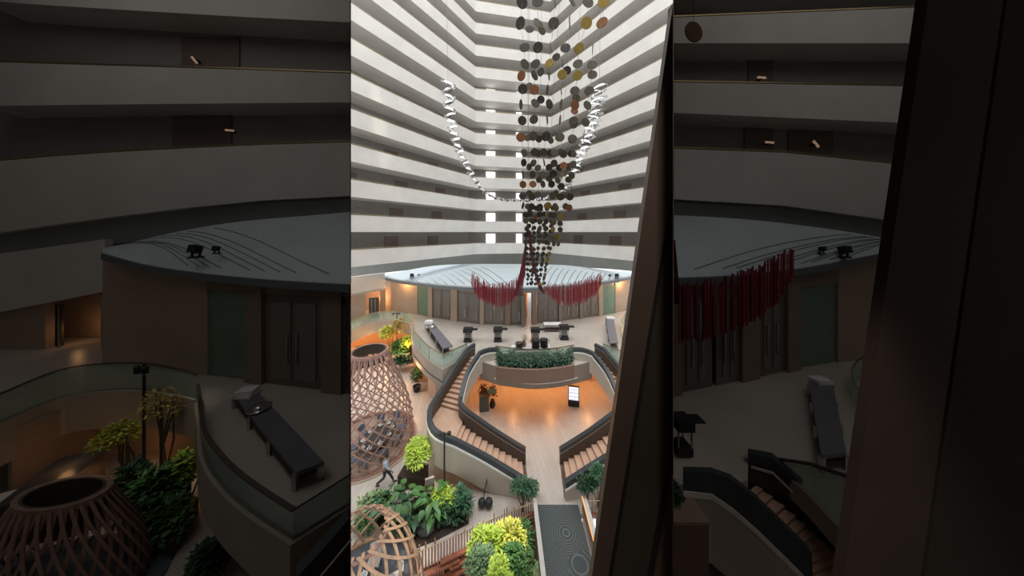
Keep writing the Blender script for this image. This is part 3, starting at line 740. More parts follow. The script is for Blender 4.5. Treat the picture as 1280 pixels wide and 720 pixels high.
for k in range(9):
    a = 2 * math.pi * k / 9 + .2; d = Matrix.Rotation(R(-12), 3, 'Z') @ Vector((1.3 * math.cos(a), 1.8 * math.sin(a), 0))
    chair('slate blue dining chair at the black table inside the tall lattice pod', TC + d + Vector((0, 0, .06)), math.atan2(d.y, d.x) - math.pi / 2, CHBL, 'chairs inside the tall lattice pod')
    d = Matrix.Rotation(R(-12), 3, 'Z') @ Vector((.72 * math.cos(a), 1.16 * math.sin(a), .79))
    setting(TC + d, 'place settings inside the tall lattice pod', 'white plate with a folded napkin on the black table in the tall lattice pod')
# open pod in the foreground
QC = Vector((-6.0, 10.3, 0))
def prof2(u): return 1.25 + .75 * math.sin(u * math.pi / 2) ** .9, 2.3 * (1 - u) + .1
def prof2s(u): return .92 + 1.3 * math.sin(u * math.pi / 2), 2.8 * (1 - u ** 1.25) + .1
t = pod('lattice_pod', 'low open lattice pod of sunlit tan slats in the near left corner', QC, prof2s, 17, 1.5, WOODL, .75, w=.11, th=.05, twpow=.9)
ring(QC, .98, 1.06, 2.76, 2.84).build('top_ring', WOODP, t)
ring(QC, 2.14, 2.32, 0, .12).build('base_ring', WOODL, t)
MB().lathe(QC, [(2.4, 0), (2.4, .05), (.01, .05)], 40).build('floor_disc', mat('slate_deck', (.10, .12, .14), .6, scale=2), t)
dining(QC + Vector((.2, -.2, 0)), .75, .75, 0, 4, 'inside the low open lattice pod', CHBL, 3)
for k, a in enumerate((.5, 1.7, 3.0, 4.3)):
    d = Vector((1.1 * math.cos(a), 1.1 * math.sin(a), .05)); c0 = QC + Vector((.2, -.2, 0))
    chair('chair with pale cushions at the table inside the low open lattice pod', c0 + d, a - math.pi / 2, mat('pale_upholstery', (.6, .57, .55), .8), 'chairs inside the low open pod')
    setting(c0 + Vector((.5 * math.cos(a + .3), .5 * math.sin(a + .3), .79)), 'place settings inside the low open pod', 'white plate with a pointed napkin on the table in the low open lattice pod')

# ---------------------------------------------------------------- walking person
def skin_mesh(name, m, verts, edges, parent, sub=2, root=0):
    me = bpy.data.meshes.new(name); off = root_of(parent).location
    me.from_pydata([Vector(v[:3]) for v in verts], edges, []); me.materials.append(m)
    o = bpy.data.objects.new(name, me); COL.objects.link(o); o.parent = parent
    sk = o.modifiers.new('skin', 'SKIN'); sk.use_smooth_shade = True
    for i, v in enumerate(verts):
        d = me.skin_vertices[0].data[i]; d.radius = (v[3], v[4] if len(v) > 4 else v[3]); d.use_root = (i == root)
    sv = o.modifiers.new('subsurf', 'SUBSURF'); sv.levels = sub; sv.render_levels = sub
    return o
def person():
    p = at(482, 606, 0); t = thing('person', 'person in a light blue shirt and dark trousers striding past the tall lattice pod', 'person', (0, 0, 0))
    # built facing +x, then turned; hip at .92
    V_ = []; E_ = []
    def v(x, y, z, r, r2=None): V_.append((x, y, z, r, r2 or r)); return len(V_) - 1
    def chain(ids):
        for a, b in zip(ids, ids[1:]): E_.append((a, b))
    pel = v(0, 0, .95, .13, .15); wst = v(.01, 0, 1.12, .12, .14); chs = v(.03, 0, 1.33, .13, .17); nk = v(.05, 0, 1.5, .055); hd = v(.08, 0, 1.6, .085, .08); cr = v(.085, 0, 1.7, .085, .08)
    chain([pel, wst, chs, nk, hd, cr])
    hands = []
    for s, sw, kn, ft in ((1, .34, (.2, .52), (.42, .09)), (-1, -.3, (-.06, .5), (-.46, .16))):
        h = v(.0, .1 * s, .88, .095); k = v(kn[0], .1 * s, kn[1], .062); an = v(ft[0] - .02, .1 * s, ft[1], .042); toe = v(ft[0] + .16, .1 * s, ft[1] - .05, .035)
        chain([pel, h, k, an, toe])
        sh = v(.03, .2 * s, 1.42, .06); el = v(.03 - sw * .45, .25 * s, 1.16, .043); wr = v(.1 - sw * .85, .24 * s, .95, .03); pm = v(.13 - sw * .95, .24 * s, .88, .033)
        chain([chs, sh, el, wr, pm]); 
        for f, (dy, ln) in enumerate(((-.03, .075), (-.01, .085), (.01, .08), (.03, .065))):
            a = v(V_[pm][0] + .015, .24 * s + dy, .88 - ln * .6, .009); b = v(V_[pm][0] + .03, .24 * s + dy, .88 - ln, .008); chain([pm, a, b])
        a = v(V_[pm][0] + .045, .24 * s - .015 * s, .86, .011); b = v(V_[pm][0] + .065, .24 * s - .02 * s, .83, .009); chain([pm, a, b])
    skin_mesh('body', SKIN, V_, E_, t)
    sv = [(0, 0, .93, .15, .17), (.01, 0, 1.12, .14, .165), (.03, 0, 1.33, .15, .19), (.05, 0, 1.47, .075)]; se = [(0, 1), (1, 2), (2, 3)]
    for s, sw in ((1, .34), (-1, -.3)):
        i = len(sv); sv += [(.03, .2 * s, 1.42, .078), (.03 - sw * .45, .25 * s, 1.16, .058), (.08 - sw * .75, .24 * s, 1.0, .045)]; se += [(2, i), (i, i + 1), (i + 1, i + 2)]
    skin_mesh('shirt', SHIRT, sv, se, t)
    tv = [(0, 0, .97, .145, .165)]; te = []
    for s, kn, ft in ((1, (.2, .52), (.42, .09)), (-1, (-.06, .5), (-.46, .16))):
        i = len(tv); tv += [(.0, .1 * s, .86, .11), (kn[0], .1 * s, kn[1], .078), (ft[0] - .02, .1 * s, ft[1] + .05, .062)]; te += [(0, i), (i, i + 1), (i + 1, i + 2)]
    skin_mesh('trousers', TROU, tv, te, t)
    for s, ft in ((1, (.42, .09)), (-1, (-.46, .16))):
        MB().ball((ft[0] + .06, .1 * s, ft[1] - .045), 1, (.14, .05, .05)).build('shoe', SHOE, t, smooth=True)
    MB().ball((.06, 0, 1.69), 1, (.115, .1, .1)).build('hair', HAIR, t, smooth=True)
    MB().ball((.175, 0, 1.62), 1, (.022, .014, .02)).build('nose', SKIN, t, smooth=True)
    for s in (1, -1):
        MB().ball((.08, .085 * s, 1.63), 1, (.018, .014, .03)).build('ear', SKIN, t, smooth=True)
        MB().ball((.158, .033 * s, 1.65), .011).build('eye', BLACK, t, smooth=True)
    MB().box((.165, 0, 1.57), (.012, .045, .008)).build('mouth', mat('lip', (.22, .09, .08), .6), t)
    t.location = p; t.rotation_euler.z = R(12); t.scale = (1, 1, 1)
person()

# ---------------------------------------------------------------- near planting
p = at(513, 612, 0); t = thing('planter_box', 'dark brown rectangular planter box under the sunlit lime tree', 'planter', p)
MB().box(p + Vector((0, .45, .36)), (1.45, .95, .72), R(-6)).build('box', mat('dark_umber', (.05, .035, .032), .5), t, bevel=.015)
MB().box(p + Vector((0, .45, .725)), (1.32, .82, .03), R(-6)).build('soil', SOIL, t)
lt = bush('small_tree', 'sunlit lime green feathery tree growing from the dark planter box', p + Vector((.25, .5, .73)), p + Vector((.36, .45, 1.75)), (.85, .75, .75), 1500, .17, .075, L_BR, 'tree', stems=8)
chair('pale garden chair standing right of the dark planter box', at(537, 611, 0), R(200), mat('pale_upholstery', (.6, .57, .55), .8))
bush('leafy_shrub', 'pale edged shrub at the left end of the near planting', at(461, 646, 0), at(463, 634, .55), (.62, .5, .6), 420, .2, .12, L_VA)
bush('leafy_shrub', 'dark green shrub just above the low lattice pod', at(459, 656, 0), at(458, 652, .4), (.5, .4, .5), 260, .22, .12, L_MD)
bush('leafy_shrub', 'variegated bright shrub below the walking person', at(473, 634, 0), at(471, 626, .6), (.6, .45, .55), 360, .22, .13, L_MD)
bigleaf('elephant_ear_plant', 'big leaved blue green plant in the middle of the near planting', at(490, 646, 0), 1.0, .85, 24, .5, .36, L_BL)
bigleaf('elephant_ear_plant', 'big leaved fresh green plant in front of the dark planter box', at(506, 640, 0), 1.15, .75, 22, .48, .34, L_MD)
bigleaf('elephant_ear_plant', 'big leaved dark plant beside the grey boulder', at(519, 654, 0), .9, .7, 20, .46, .32, L_DK)
bigleaf('elephant_ear_plant', 'big leaved glossy plant left of the near lamp post', at(540, 647, 0), 1.15, .75, 26, .5, .3, L_MD)
bush('leafy_shrub', 'sunlit lime shrub around the foot of the near lamp post', at(553, 634, 0), at(555, 625, .5), (.75, .5, .55), 520, .3, .07, L_BR)
bush('leafy_shrub', 'upright dark green shrub at the right end of the near planting', at(576, 641, 0), at(576, 629, .55), (.48, .45, .8), 520, .3, .07, L_BL)
bush('leafy_shrub', 'low dark green shrub filling the front of the planting', at(558, 650, 0), at(558, 645, .4), (.8, .4, .5), 520, .25, .1, L_DK)
bush('leafy_shrub', 'shadowy green shrub left of the grey boulder', at(502, 660, 0), at(503, 657, .4), (.7, .35, .5), 360, .25, .12, L_DK)
pb = at(531, 668, 0); mb = MB(); mb.ball(pb + Vector((0, .1, .2)), .36, (1.2, .9, .8), 3)
for v in mb.b.verts: v.co += v.normal * random.uniform(-.02, .02)
tag(mb.build('boulder', mat('grey_stone', (.13, .14, .16), .7, scale=6, var=.4, bump=.3), smooth=True), 'grey rounded boulder behind the red timber fence', 'boulder')
bed = interp([at(452, 650, 0), at(462, 622, 0), at(490, 634, 0), at(530, 622, 0), at(585, 618, 0)], 3)
struct(MB().prism([V(q, 0.0) for q in bed] + [V(q, 0.0) for q in (at(586, 655, 0), at(545, 676, 0), at(515, 688, 0), at(500, 668, 0), at(470, 660, 0))], .05), 'planting_bed', SOIL)
# pair of dark hanging globes
p = at(606, 633, 0); t = thing('hanging_lantern', 'pair of dark round lanterns hanging from a leaning wooden pole near the left stair', 'lantern', p)
tp = p + Vector((.1, .1, 1.35))
MB().tube([p + Vector((-.1, .25, 0)), p + Vector((-.02, .15, .7)), tp], .03).build('pole', BARK, t)
for q, r in ((-.16, .2), (.22, .22)):
    c = p + Vector((q, -.05, .26)); MB().lathe(c + Vector((0, 0, -.2)), [(.06, 0), (r * .85, .08), (r, .2), (r * .85, .32), (.08, .4)], 16).build('globe', mat('black_wicker', (.03, .03, .035), .6, scale=20, var=.5, bump=.5), t, smooth=True)
    for s in (-.07, .07): MB().tube([c + Vector((s, 0, .16)), tp], .008, 4).build('cord', BLACK, t)

# ---------------------------------------------------------------- fence, sunken garden, bridge
fa, fb = Vector((-4.45, 11.15, 0)), Vector((1.12, 13.42, 0)); fd = (fb - fa).normalized(); fn = Vector((-fd.y, fd.x, 0)); fl = (fb - fa).length; fz = math.atan2(fd.y, fd.x)
t = thing('timber_fence', 'red brown timber picket fence with thin brass rail above the sunken garden', 'fence', fa)
random.seed(11)
N = 46
for k in range(N):
    q = fa + fd * (fl * (k + .5) / N) - fn * .06; h = random.choice((.86, .9, 1.0, 1.18)); lo = random.choice((0, -.3, -.55))
    MB().span(q + Vector((-.025, -.025, lo)), q + Vector((.025, .025, h))).build('picket', WOODR if k % 3 else WOODP, t)
MB().tube([fa + Vector((0, 0, .95)) - fn * .11, fb + Vector((0, 0, .95)) - fn * .11], .022).build('top_rail', BRASS, t)
for (u0, u1, z, dpt) in ((.22, .74, .12, .16), (0, .36, -.1, .2), (.3, .98, -.28, .2), (.6, 1, .38, .1), (.0, .3, -.75, .25), (.24, .62, -.62, .22), (.7, 1, -.75, .2), (.1, .5, -1.2, .25), (.55, .95, -1.25, .25)):
    a, b = fa + fd * fl * u0 - fn * .1, fa + fd * fl * u1 - fn * .1
    MB().prism([a + Vector((0, 0, z)), b + Vector((0, 0, z)), b - fn * dpt + Vector((0, 0, z)), a - fn * dpt + Vector((0, 0, z))], .09).build('timber_beam', WOODR, t)
struct(MB().sweep([fa, fb], [(0, -2.4), (0, -.02), (.12, -.02), (.12, -2.4)]), 'wall_garden', mat('red_brown_cladding', (.20, .085, .055), .7, scale=9, var=.35))
for k in range(18):
    q = fa + fd * (fl * (k + .4) / 18) - fn * .1; MB().span(q + Vector((-.035, -.035, -2.35)), q + Vector((.035, .035, -.02 - .3 * (k % 2)))).build('lower_post', WOODR, t)
def parapet(name, x0, x1, flip=1):
    a, b = Vector((x0, 13.75, 0)), Vector((x1, 5.5, 0))
    struct(MB().sweep([a, b], [(-.07, -2.4), (-.07, .86), (.07, .86), (.07, -2.4)]), name, mat('umber_cladding', (.23, .15, .10), .6, scale=3, var=.15))
    struct(MB().sweep([a, b], [(-.1, .86), (-.1, .92), (.1, .92), (.1, .86)]), name.replace('wall', 'trim'), mat('pale_cap', (.60, .58, .55), .5))
parapet('wall_bridge_left', 1.16, 1.42); parapet('wall_bridge_right', 3.78, 3.72)
struct(MB().span((3.66, 5.5, .78), (3.70, 13.7, .84)), 'trim_8', mat('warm_light_strip', (1, .36, .08), .4, emit=1.3))
t = thing('timber_fence', 'dark timber picket fence right of the bridge beside the lift frame', 'fence', (3.9, 13.5, 0))
for k in range(14): MB().span((3.95 + .2 * k, 13.5, -.6), (4.0 + .2 * k, 13.55, .95 + .1 * (k % 3))).build('picket', WOODP, t)
MB().span((3.9, 13.42, .1), (6.8, 13.5, .2)).build('timber_beam', WOODR, t)
MB().tube([(3.9, 13.4, .9), (6.8, 13.4, .9)], .022).build('top_rail', BRASS, t)
bush('leafy_shrub', 'dark feathery shrub at the foot of the left stair', V(aty(654, 620, 13.7), 0), aty(653, 611, 13.75), (.68, .3, .5), 620, .2, .07, L_BL)
bush('leafy_shrub', 'small dark shrub at the top corner of the left bridge wall', at(668, 620, 0), at(668, 612, .45), (.28, .3, .45), 220, .16, .06, L_DK)
bush('leafy_shrub', 'dark green shrub at the foot of the right stair', V(aty(733, 620, 13.75), 0), aty(733, 608, 13.85), (.6, .25, .5), 620, .2, .08, L_DK)
bush('leafy_shrub', 'green shrub trailing beside the right bridge wall', V(aty(748, 620, 13.9), 0), aty(746, 596, 13.95), (.5, .25, .6), 420, .2, .08, L_BL)
gz = -2.38
def G3(px, py, z): return at(px, py, z)
bush('garden_bush', 'sunlit lime bush nearest the timber fence in the sunken garden', V(aty(606, 680, 11.2), gz), aty(611, 682, 11.2), (.8, .6, .7), 1300, .18, .09, L_BR)
bush('garden_bush', 'sunlit yellow green bush in the middle of the sunken garden', V(aty(634, 680, 11.6), gz), aty(634, 669, 11.6), (1.0, .7, .8), 1300, .18, .08, L_YE)
bush('garden_bush', 'grey green bush at the bottom of the sunken garden', V(aty(598, 680, 10.3), gz), aty(603, 708, 10.3), (.7, .5, .7), 1200, .15, .07, leaf('grey_green_leaf', (.14, .24, .12)))
bush('garden_bush', 'mid green bush beside the brown bridge wall', V(aty(645, 680, 10.6), gz), aty(645, 706, 10.6), (.7, .5, .7), 800, .16, .09, L_MD)
bush('garden_bush', 'feathery green bush in the shade by the fence corner', V(aty(652, 680, 12.1), gz), aty(652, 672, 12.1), (.6, .5, .6), 500, .2, .07, L_MD)
bigleaf('elephant_ear_plant', 'round leaved plant against the brown bridge wall', V(aty(664, 690, 11.4), gz), 2.6, .4, 12, .4, .34, L_VA)
bush('garden_bush', 'small lime bush at the bottom edge of the picture', V(aty(627, 680, 9.7), gz), aty(627, 718, 9.7), (.5, .4, .5), 420, .15, .07, L_BR)

# sun shafts falling through the roof glazing on the planting
for tg, e, sp in ((aty(620, 675, 11.4), 42000, 4.6), (G3(527, 577, 1.5), 34000, 3.0), (G3(510, 695, .8), 30000, 3.0), (G3(551, 625, .5), 20000, 3.2), (G3(490, 412, 3), 16000, 5)):
    lamp('sun_shaft', 'SPOT', tg + Vector((2, -9, 44)), e, (1, .93, .72), .3, tg, sp, .6)

# ================================================================ HANGING ART
DY = 20.0
dm = MB().lathe((0, 0, -.02), [(.9, 0), (1, .005), (1, .035), (.9, .04)], 24).build('disc', BRONZE)
DISC = dm.data; bpy.data.objects.remove(dm)
DM = {}
for m in (BRONZE, DKDISC, ORDISC, GLINT):
    d = DISC.copy(); d.materials.clear(); d.materials.append(m); DM[m.name] = d
random.seed(5)
def strand(pts, label, Y, wm=WIRE, top=None, group='disc mobile strands'):
    # pts: (px, py, radius in px, turn or None, material)
    P = [aty(x, y, Y) for x, y, *_ in pts]
    t = thing('disc_strand', label, 'mobile', P[0], group)
    tp = aty(pts[0][0] + 8 * (1 if pts[0][0] > 690 else -.3), -60, Y)
    MB().tube([tp] + P, .012, 4).build('wire', wm, t)
    for (x, y, r, a, m), p in zip(pts, P):
        o = bpy.data.objects.new('disc', DM[m.name]); COL.objects.link(o); o.parent = t
        o.location = p - t.location; k = r / F * Y
        a = random.uniform(-.75, .75) if a is None else a
        o.rotation_euler = (R(90) + random.uniform(-.25, .25), random.uniform(-.15, .15), a)
        o.scale = (k, k, 1 if k > .2 else .6)
    return t
T = 1.25     # nearly edge on
ROWS = [(2, [652, 672, 694, 715, 735, 755], 7.2), (29, [651, 672, 692.7, 712, 733, 753], 7), (60, [655, 672, 689, 707, 724, 741], 6.4), (80, [656, 669, 686, 704, 722, 741], 6.2), (94, [652, 668, 686, 703, 722, 741], 6), (112, [653, 668, 685, 702, 719, 737], 6),
        (130, [652, 669, 686, 702, 718, 734], 6), (150, [652, 668, 684, 700.5, 717, 732], 5.6), (171, [651, 667, 683, 700, 715, 730], 6), (190, [655, 668, 680, 693, 704.5, 717], 4.8), (204, [655, 667.5, 680, 692, 704, 716], 4.8), (217.5, [654, 666, 679, 691, 703, 715], 4.8),
        (231, [654, 666, 678, 690, 702, 713.5], 4.6), (245, [653.5, 665, 677.5, 690, 700.5, 712], 4.6), (258, [653, 664, 675.6, 685, 694, 711.5], 4.4), (268, [658, 665.5, 675, 683, 692, 701], 3.7), (277, [658, 665.5, 675, 683, 692, 700], 3.6), (285.5, [659, 666, 675, 683, 692, 699.5], 3.5), (294, [658, 666, 674.5, 683, 692, 699], 3.4), (302, [658, 666, 674, 683, 692, 698], 3.3)]
LOWR = [(310.5, 2.6), (317, 2.6), (323.5, 2.5), (330, 2.3), (337, 2.1), (343, 2.0), (349, 1.9), (355, 1.8)]
LABC = ['first from the left', 'second from the left', 'third from the left', 'fourth from the left', 'fifth from the left', 'rightmost']
def pick(c, y):
    q = random.random()
    if c >= 4: return GLINT if q < .24 else ORDISC if q < .36 else BRONZE
    return ORDISC if q < .05 else GLINT if q < .09 else BRONZE if q < .6 else DKDISC
for c in range(6):
    pts = []
    for y, xs, r in ROWS:
        m = pick(c, y); a = None
        if c in (2, 3) and y < 160 and random.random() < .55: a = T
        elif random.random() < .15: a = T
        if c == 0 and y == 171: m, a = ORDISC, .1
        if c == 1 and y == 231: m, a = ORDISC, .1
        if c == 5 and y == 258: m, a = ORDISC, .1
        pts.append((xs[c] + random.uniform(-.8, .8), y + (2 if c > 3 and y > 100 else 0) + random.uniform(-1, 1), r, a, m))
    if c < 5:
        for i, (y, r) in enumerate(LOWR):
            u = (y - 305) / 55; x = 658 + (c * 7.6) * (1 - u * .42) + u * 2
            pts.append((x + random.uniform(-.5, .5), y, r, None, pick(c, y)))
    strand(pts, 'front strand of the hanging disc mobile, ' + LABC[c], DY)
for c in range(5):
    pts = []
    for y in list(range(38, 262, 17)) + list(range(262, 360, 7)):
        top = 1 if y < 260 else 0
        x = (661 + 17.5 * c - (y - 38) * .028 * c) if top else 662 + 7.0 * c * (1 - (y - 262) / 240)
        if top and random.random() < (.62 if y < 165 else .25): continue
        pts.append((x + random.uniform(-1.5, 1.5), y + random.uniform(-2, 2), 5.6 - .006 * y if top else 3.1 - (y - 262) * .012, None, pick(c, y)))
    strand(pts, 'rear strand of the hanging disc mobile, ' + ['leftmost', 'second from the left', 'in the middle', 'second from the right', 'rightmost'][c] + ' of its row', DY + 1.6, group='rear disc mobile strands')
# silver spiral garland
GP = [(560, 100), (561, 126), (563, 145), (567, 165), (575, 190), (587, 213), (599, 232), (612, 243.5), (628, 249), (648, 250), (668, 250), (686, 246), (698, 240), (708, 230), (717, 214), (728, 190), (737, 165), (743, 145), (747, 125), (749, 108)]
GY = 22.5
gpts = interp([aty(x, y, GY) for x, y in GP], 8); g0 = gpts[0].copy()
t = thing('spiral_garland', 'hanging U shaped garland of polished silver blades behind the disc mobile', 'garland', g0)
MB().tube(gpts, .02, 5).build('core_cable', WIRE, t)
cum = [0]
for a, b in zip(gpts, gpts[1:]): cum.append(cum[-1] + (b - a).length)
NB = 100
for k in range(NB):
    s = cum[-1] * (k + .5) / NB; i = max(j for j in range(len(cum)) if cum[j] <= s); i = min(i, len(gpts) - 2)
    p = gpts[i].lerp(gpts[i + 1], (s - cum[i]) / max(1e-6, cum[i + 1] - cum[i]))
    e = abs(k - NB / 2 + 6) / (NB / 2); wd = .2 + .56 * min(1, e) ** 1.3
    a0 = k * 1.1; rows = []
    for q in range(9):
        a = -1.45 + 2.9 * q / 8; rr = wd; sg = 1 if (k // 2) % 2 else -1
        pr = Vector((math.sin(a) * rr, math.cos(a) * rr * .8 * (-1 if k % 2 else 1), sg * .34 * wd * math.sin(a)))
        h = .05 + .075 * math.cos(a)
        rows.append([p + pr + Vector((0, 0, -h)), p + pr * .82 + Vector((0, 0, h * .6)), p + pr * .8 + Vector((0, 0, h * .6 - .02))])
    MB().loft(rows, True, True).build('blade', SILV, t, smooth=False)
for s in (0, -1): MB().tube([gpts[s], gpts[s] + Vector((.4 if s else -.4, 0, 22))], .012, 4).build('hanger_wire', WIRE, t)
# crimson thread swags
def swag(label, top, bot, Y, n, dx, rise):
    c = aty(top[len(top) // 2][0], top[len(top) // 2][1], Y); t = thing('thread_swag', label, 'hanging', c)
    mb = MB(); x0, x1 = top[0][0], top[-1][0]
    for k in range(n):
        x = random.uniform(x0, x1); ya = curve_px(top, x) + random.uniform(-4, 7); yb = curve_px(bot, x) + random.uniform(-5, 1.5)
        if yb - ya < 4: continue
        y = Y + random.uniform(-.7, .7)
        mb.span(aty(x, ya, y) + Vector((-.012, -.012, 0)), aty(x, yb, y) + Vector((.012, .012, 0)))
    mb.build('threads', THREAD, t, kind='stuff')
    mb = MB()
    for k in range(16):
        pts = [aty(a + (b - a) * k / 15, c_ + (d - c_) * k / 15, Y - .3) for (a, b, c_, d) in rise]
        mb.tube(interp(pts, 4), .016, 4)
    mb.build('gathered_threads', mat('dark_crimson_thread', (.12, .02, .03), .7), t, kind='stuff')
    if c.y > 15:
        q = aty(660, 262, Y - .3); MB().tube([q, V(q, 57)], .012, 4).build('hanger_wire', WIRE, t)
    return t
swag('crimson thread swag hanging left of the disc mobile before the pavilion', [(589, 342), (599, 350), (615, 357), (639, 354), (650, 341), (657, 313)], [(589, 358), (599, 373), (615, 381.5), (627, 383), (641, 378), (649, 366), (657, 345)], 21, 340, 0,
     [(641, 653, 372, 366), (647, 655, 352, 346), (651, 656.5, 335, 330), (657, 659, 300, 300), (660, 660, 262, 262)])
swag('crimson thread swag hanging right of the disc mobile before the pavilion', [(680, 357), (698, 358), (722, 355), (741, 347), (753, 343)], [(681, 366), (698, 379.5), (712, 382), (731, 378), (745, 368), (753, 352)], 21, 300, 0,
     [(681, 674, 368, 362), (675, 669, 352, 346), (671, 666, 340, 334), (667, 662, 318, 310), (662, 660, 290, 285)])

# ================================================================ LIFT FRAME
def bar(mb_name, px, m, Y, th, parent):
    # px: four picture corners of the face nearest the eye
    f_ = [aty(x, y, Y) for x, y in px]; c = sum(f_, Vector()) / 4
    return MB().prism(f_, (0, th, 0)).build(mb_name, m, parent)
def lift_frame(label, X, xe, Y=.8, fs=None):
    t = thing('lift_door_frame', label, 'frame', aty(X - 45, 600, Y))
    e = lambda y, x0, s: x0 + s * y
    y0, y1 = -60, 780
    f1 = lambda y: X - .1417 * y; f2 = lambda y: X + 37 - .1645 * y + (0 if y > 0 else 0); f3 = lambda y: X + 94 - .1765 * y
    if fs: f1, f2, f3 = fs
    def quad(a, b, ya=y0, yb=y1):
        pts = []
        for yy in (ya, ya + (yb - ya) / 3, ya + 2 * (yb - ya) / 3, yb): pts.append((min(a(yy), xe), yy))
        for yy in (yb, ya + 2 * (yb - ya) / 3, ya + (yb - ya) / 3, ya): pts.append((min(b(yy), xe), yy))
        return pts
    def mk(nm, a, b, m, Yd, th):
        f_ = [(min(a(y), xe), min(b(y), xe), y) for y in [y0 + (y1 - y0) * k / 160 for k in range(161)]]
        f_ = [q for q in f_ if q[1] - q[0] > .4]
        rows = [[aty(l, y, Yd), aty(r, y, Yd), aty(r, y, Yd) + Vector((0, th, 0)) , aty(l, y, Yd) + Vector((0, th, 0))] for l, r, y in f_]
        # keep the side faces inside the sight line at the right
        for rw in rows:
            rw[2].x = rw[1].x; rw[3].x = rw[0].x + .004
        return MB().loft(rows, True, True).build(nm, m, t)
    mk('outer_stile', f1, f2, LIFTM, Y, .03)
    mk('seal_strip', lambda y: f2(y), lambda y: f2(y) + 5, BLACK, Y + .012, .02)
    mk('inner_panel', lambda y: f2(y) + 5, f3, LIFTG, Y + .004, .025)
    mk('seal_strip', f3, lambda y: f3(y) + 10 - .0 * y, BLACK, Y + .012, .02)
    mk('jamb_panel', lambda y: f3(y) + 10, lambda y: f3(y) + 400, LIFTP, Y + .004, .025)
    return t
lift_frame('dark brown slanting lift door frame in the foreground beside the right staircase', 842, 842)
# ================================================================ SIDE HALLS ADDED EITHER SIDE OF THE LIFT, BOXED IN TO STAY DIM
ZU, ZL, ZC = 10.3, 8.1, 26.0           # terrace, lower garden and ceiling levels
EL, ER = (438 - 640) / F, (842 - 640) / F
Y0, Y1, XW = .56, 13.0, 27.0
def wall_ray(e, name, s):
    k = .4 / F
    pts = [(e * Y0 - 0, Y0), (e * Y1, Y1), ((e + s * k * 2) * Y1, Y1), ((e + s * k * 2) * Y0, Y0)]
    struct(MB().prism([(x, y, ZL - .2) for x, y in pts], ZC - ZL + .4), name, LIFTM)
wall_ray(EL, 'wall_light_block_left', 1); wall_ray(ER, 'wall_light_block_right', -1)  # thin partitions added to keep atrium light out of the halls
for s, e, nm in ((-1, EL, 'left'), (1, ER, 'right')):
    poly = [(s * XW, -.6), (s * .36, -.6), (e * Y0, Y0), (e * Y1, Y1), (s * XW, Y1)]
    struct(MB().prism([(x, y, ZC) for x, y in poly], .2), 'ceiling_sky_block_' + nm, WHITE)  # unseen ceiling added to block sky and sun
    struct(MB().prism([(x, y, ZL) for x, y in poly], -.2), 'floor_hall_' + nm, STONE)
    struct(MB().span((s * XW, -.6, ZL), (s * (XW + .2), Y1, ZC)), 'wall_outer_block_' + nm, WHITE)  # unseen side closure added against outside light
    struct(MB().span((s * .36, -.62, ZL), (s * XW, -.8, ZC)), 'wall_rear_block_' + nm, WHITE)  # unseen closure behind the eye, added to block sky light
    struct(MB().prism([(s * XW, Y1, ZL), (e * Y1, Y1, ZL), (e * (Y1 + .15), Y1 + .15, ZL), (s * XW, Y1 + .15, ZL)], ZC - ZL), 'wall_end_' + nm, TAUPE)
# unseen lift cabin and shaft panels, added to stop light leaking into the halls
struct(MB().span((-.36, -.62, ZL), (.36, -.8, ZC)), 'wall_leak_block', LIFTM)
struct(MB().span((-.36, -.62, CZ + 1.35), (.36, 1.1, CZ + 1.45)), 'ceiling_lift', LIFTM)
struct(MB().span((-.36, -.62, CZ - 1.75), (.36, 1.1, CZ - 1.65)), 'floor_lift', LIFTM)
for s in (-.36, .36):
    struct(MB().span((s - .01, -.62, CZ + 1.35), (s + .01, Y0, ZC)), 'wall_leak_block_upper', LIFTM)
    struct(MB().span((s - .01, -.62, ZL), (s + .01, Y0, CZ - 1.7)), 'wall_leak_block_lower', LIFTM)

def back(p, dd):
    for e in (EL, ER):
        if abs(p.x - e * p.y) < .12: return p + Vector((e * dd, dd, 0))
    return p + Vector((0, dd, 0))
def band(top, bot, xs, nm, Y=10.0, m=WHITE, rail_=True, depth=1.05):
    P = [(aty(x, curve_px(top, x), Y), aty(x, curve_px(bot, x), Y)) for x in xs]
    B = Vector((0, .22, 0)); D = Vector((0, depth, 0))
    struct(MB().loft([[b, a, back(a, .22), back(b, .22)] for a, b in P], True, True), nm, m)
    struct(MB().loft([[back(b, .22), back(b, .22) + Vector((0, 0, .25)), back(b, depth) + Vector((0, 0, .25)), back(b, depth)] for a, b in P], True, True), nm + '_slab', SOFFIT)
    if rail_: struct(MB().loft([[a + Vector((0, .02, .05)), a + Vector((0, .02, .1)), a + Vector((0, .1, .1)), a + Vector((0, .1, .05))] for a, b in P], True, True), nm + '_handrail', BRASS)
XL = [-30, 60, 150, 240, 330, 437.5]
XR = [842.5, 900, 980, 1060, 1140, 1230]
band([(-30, -60), (438, -50)], [(-30, 0), (0, 3), (150, 12), (300, 21), (438, 28)], XL, 'parapet_side')
band([(-30, 77), (0, 78), (300, 87), (438, 92)], [(-30, 133), (0, 132), (300, 129), (438, 128)], XL, 'parapet_side')
band([(-30, 204), (0, 200), (150, 190), (300, 182), (438, 178)], [(-30, 295), (0, 290), (150, 270), (300, 252), (438, 245)], XL, 'parapet_side')
band([(842, -60), (1230, -60)], [(842, -12), (1230, -12)], XR, 'parapet_side')
band([(842, 22), (1157, 9), (1230, 6)], [(842, 54), (1150, 54), (1230, 54)], XR, 'parapet_side')
band([(842, 103), (1140, 108), (1230, 110)], [(842, 141), (1140, 154), (1230, 158)], XR, 'parapet_side')
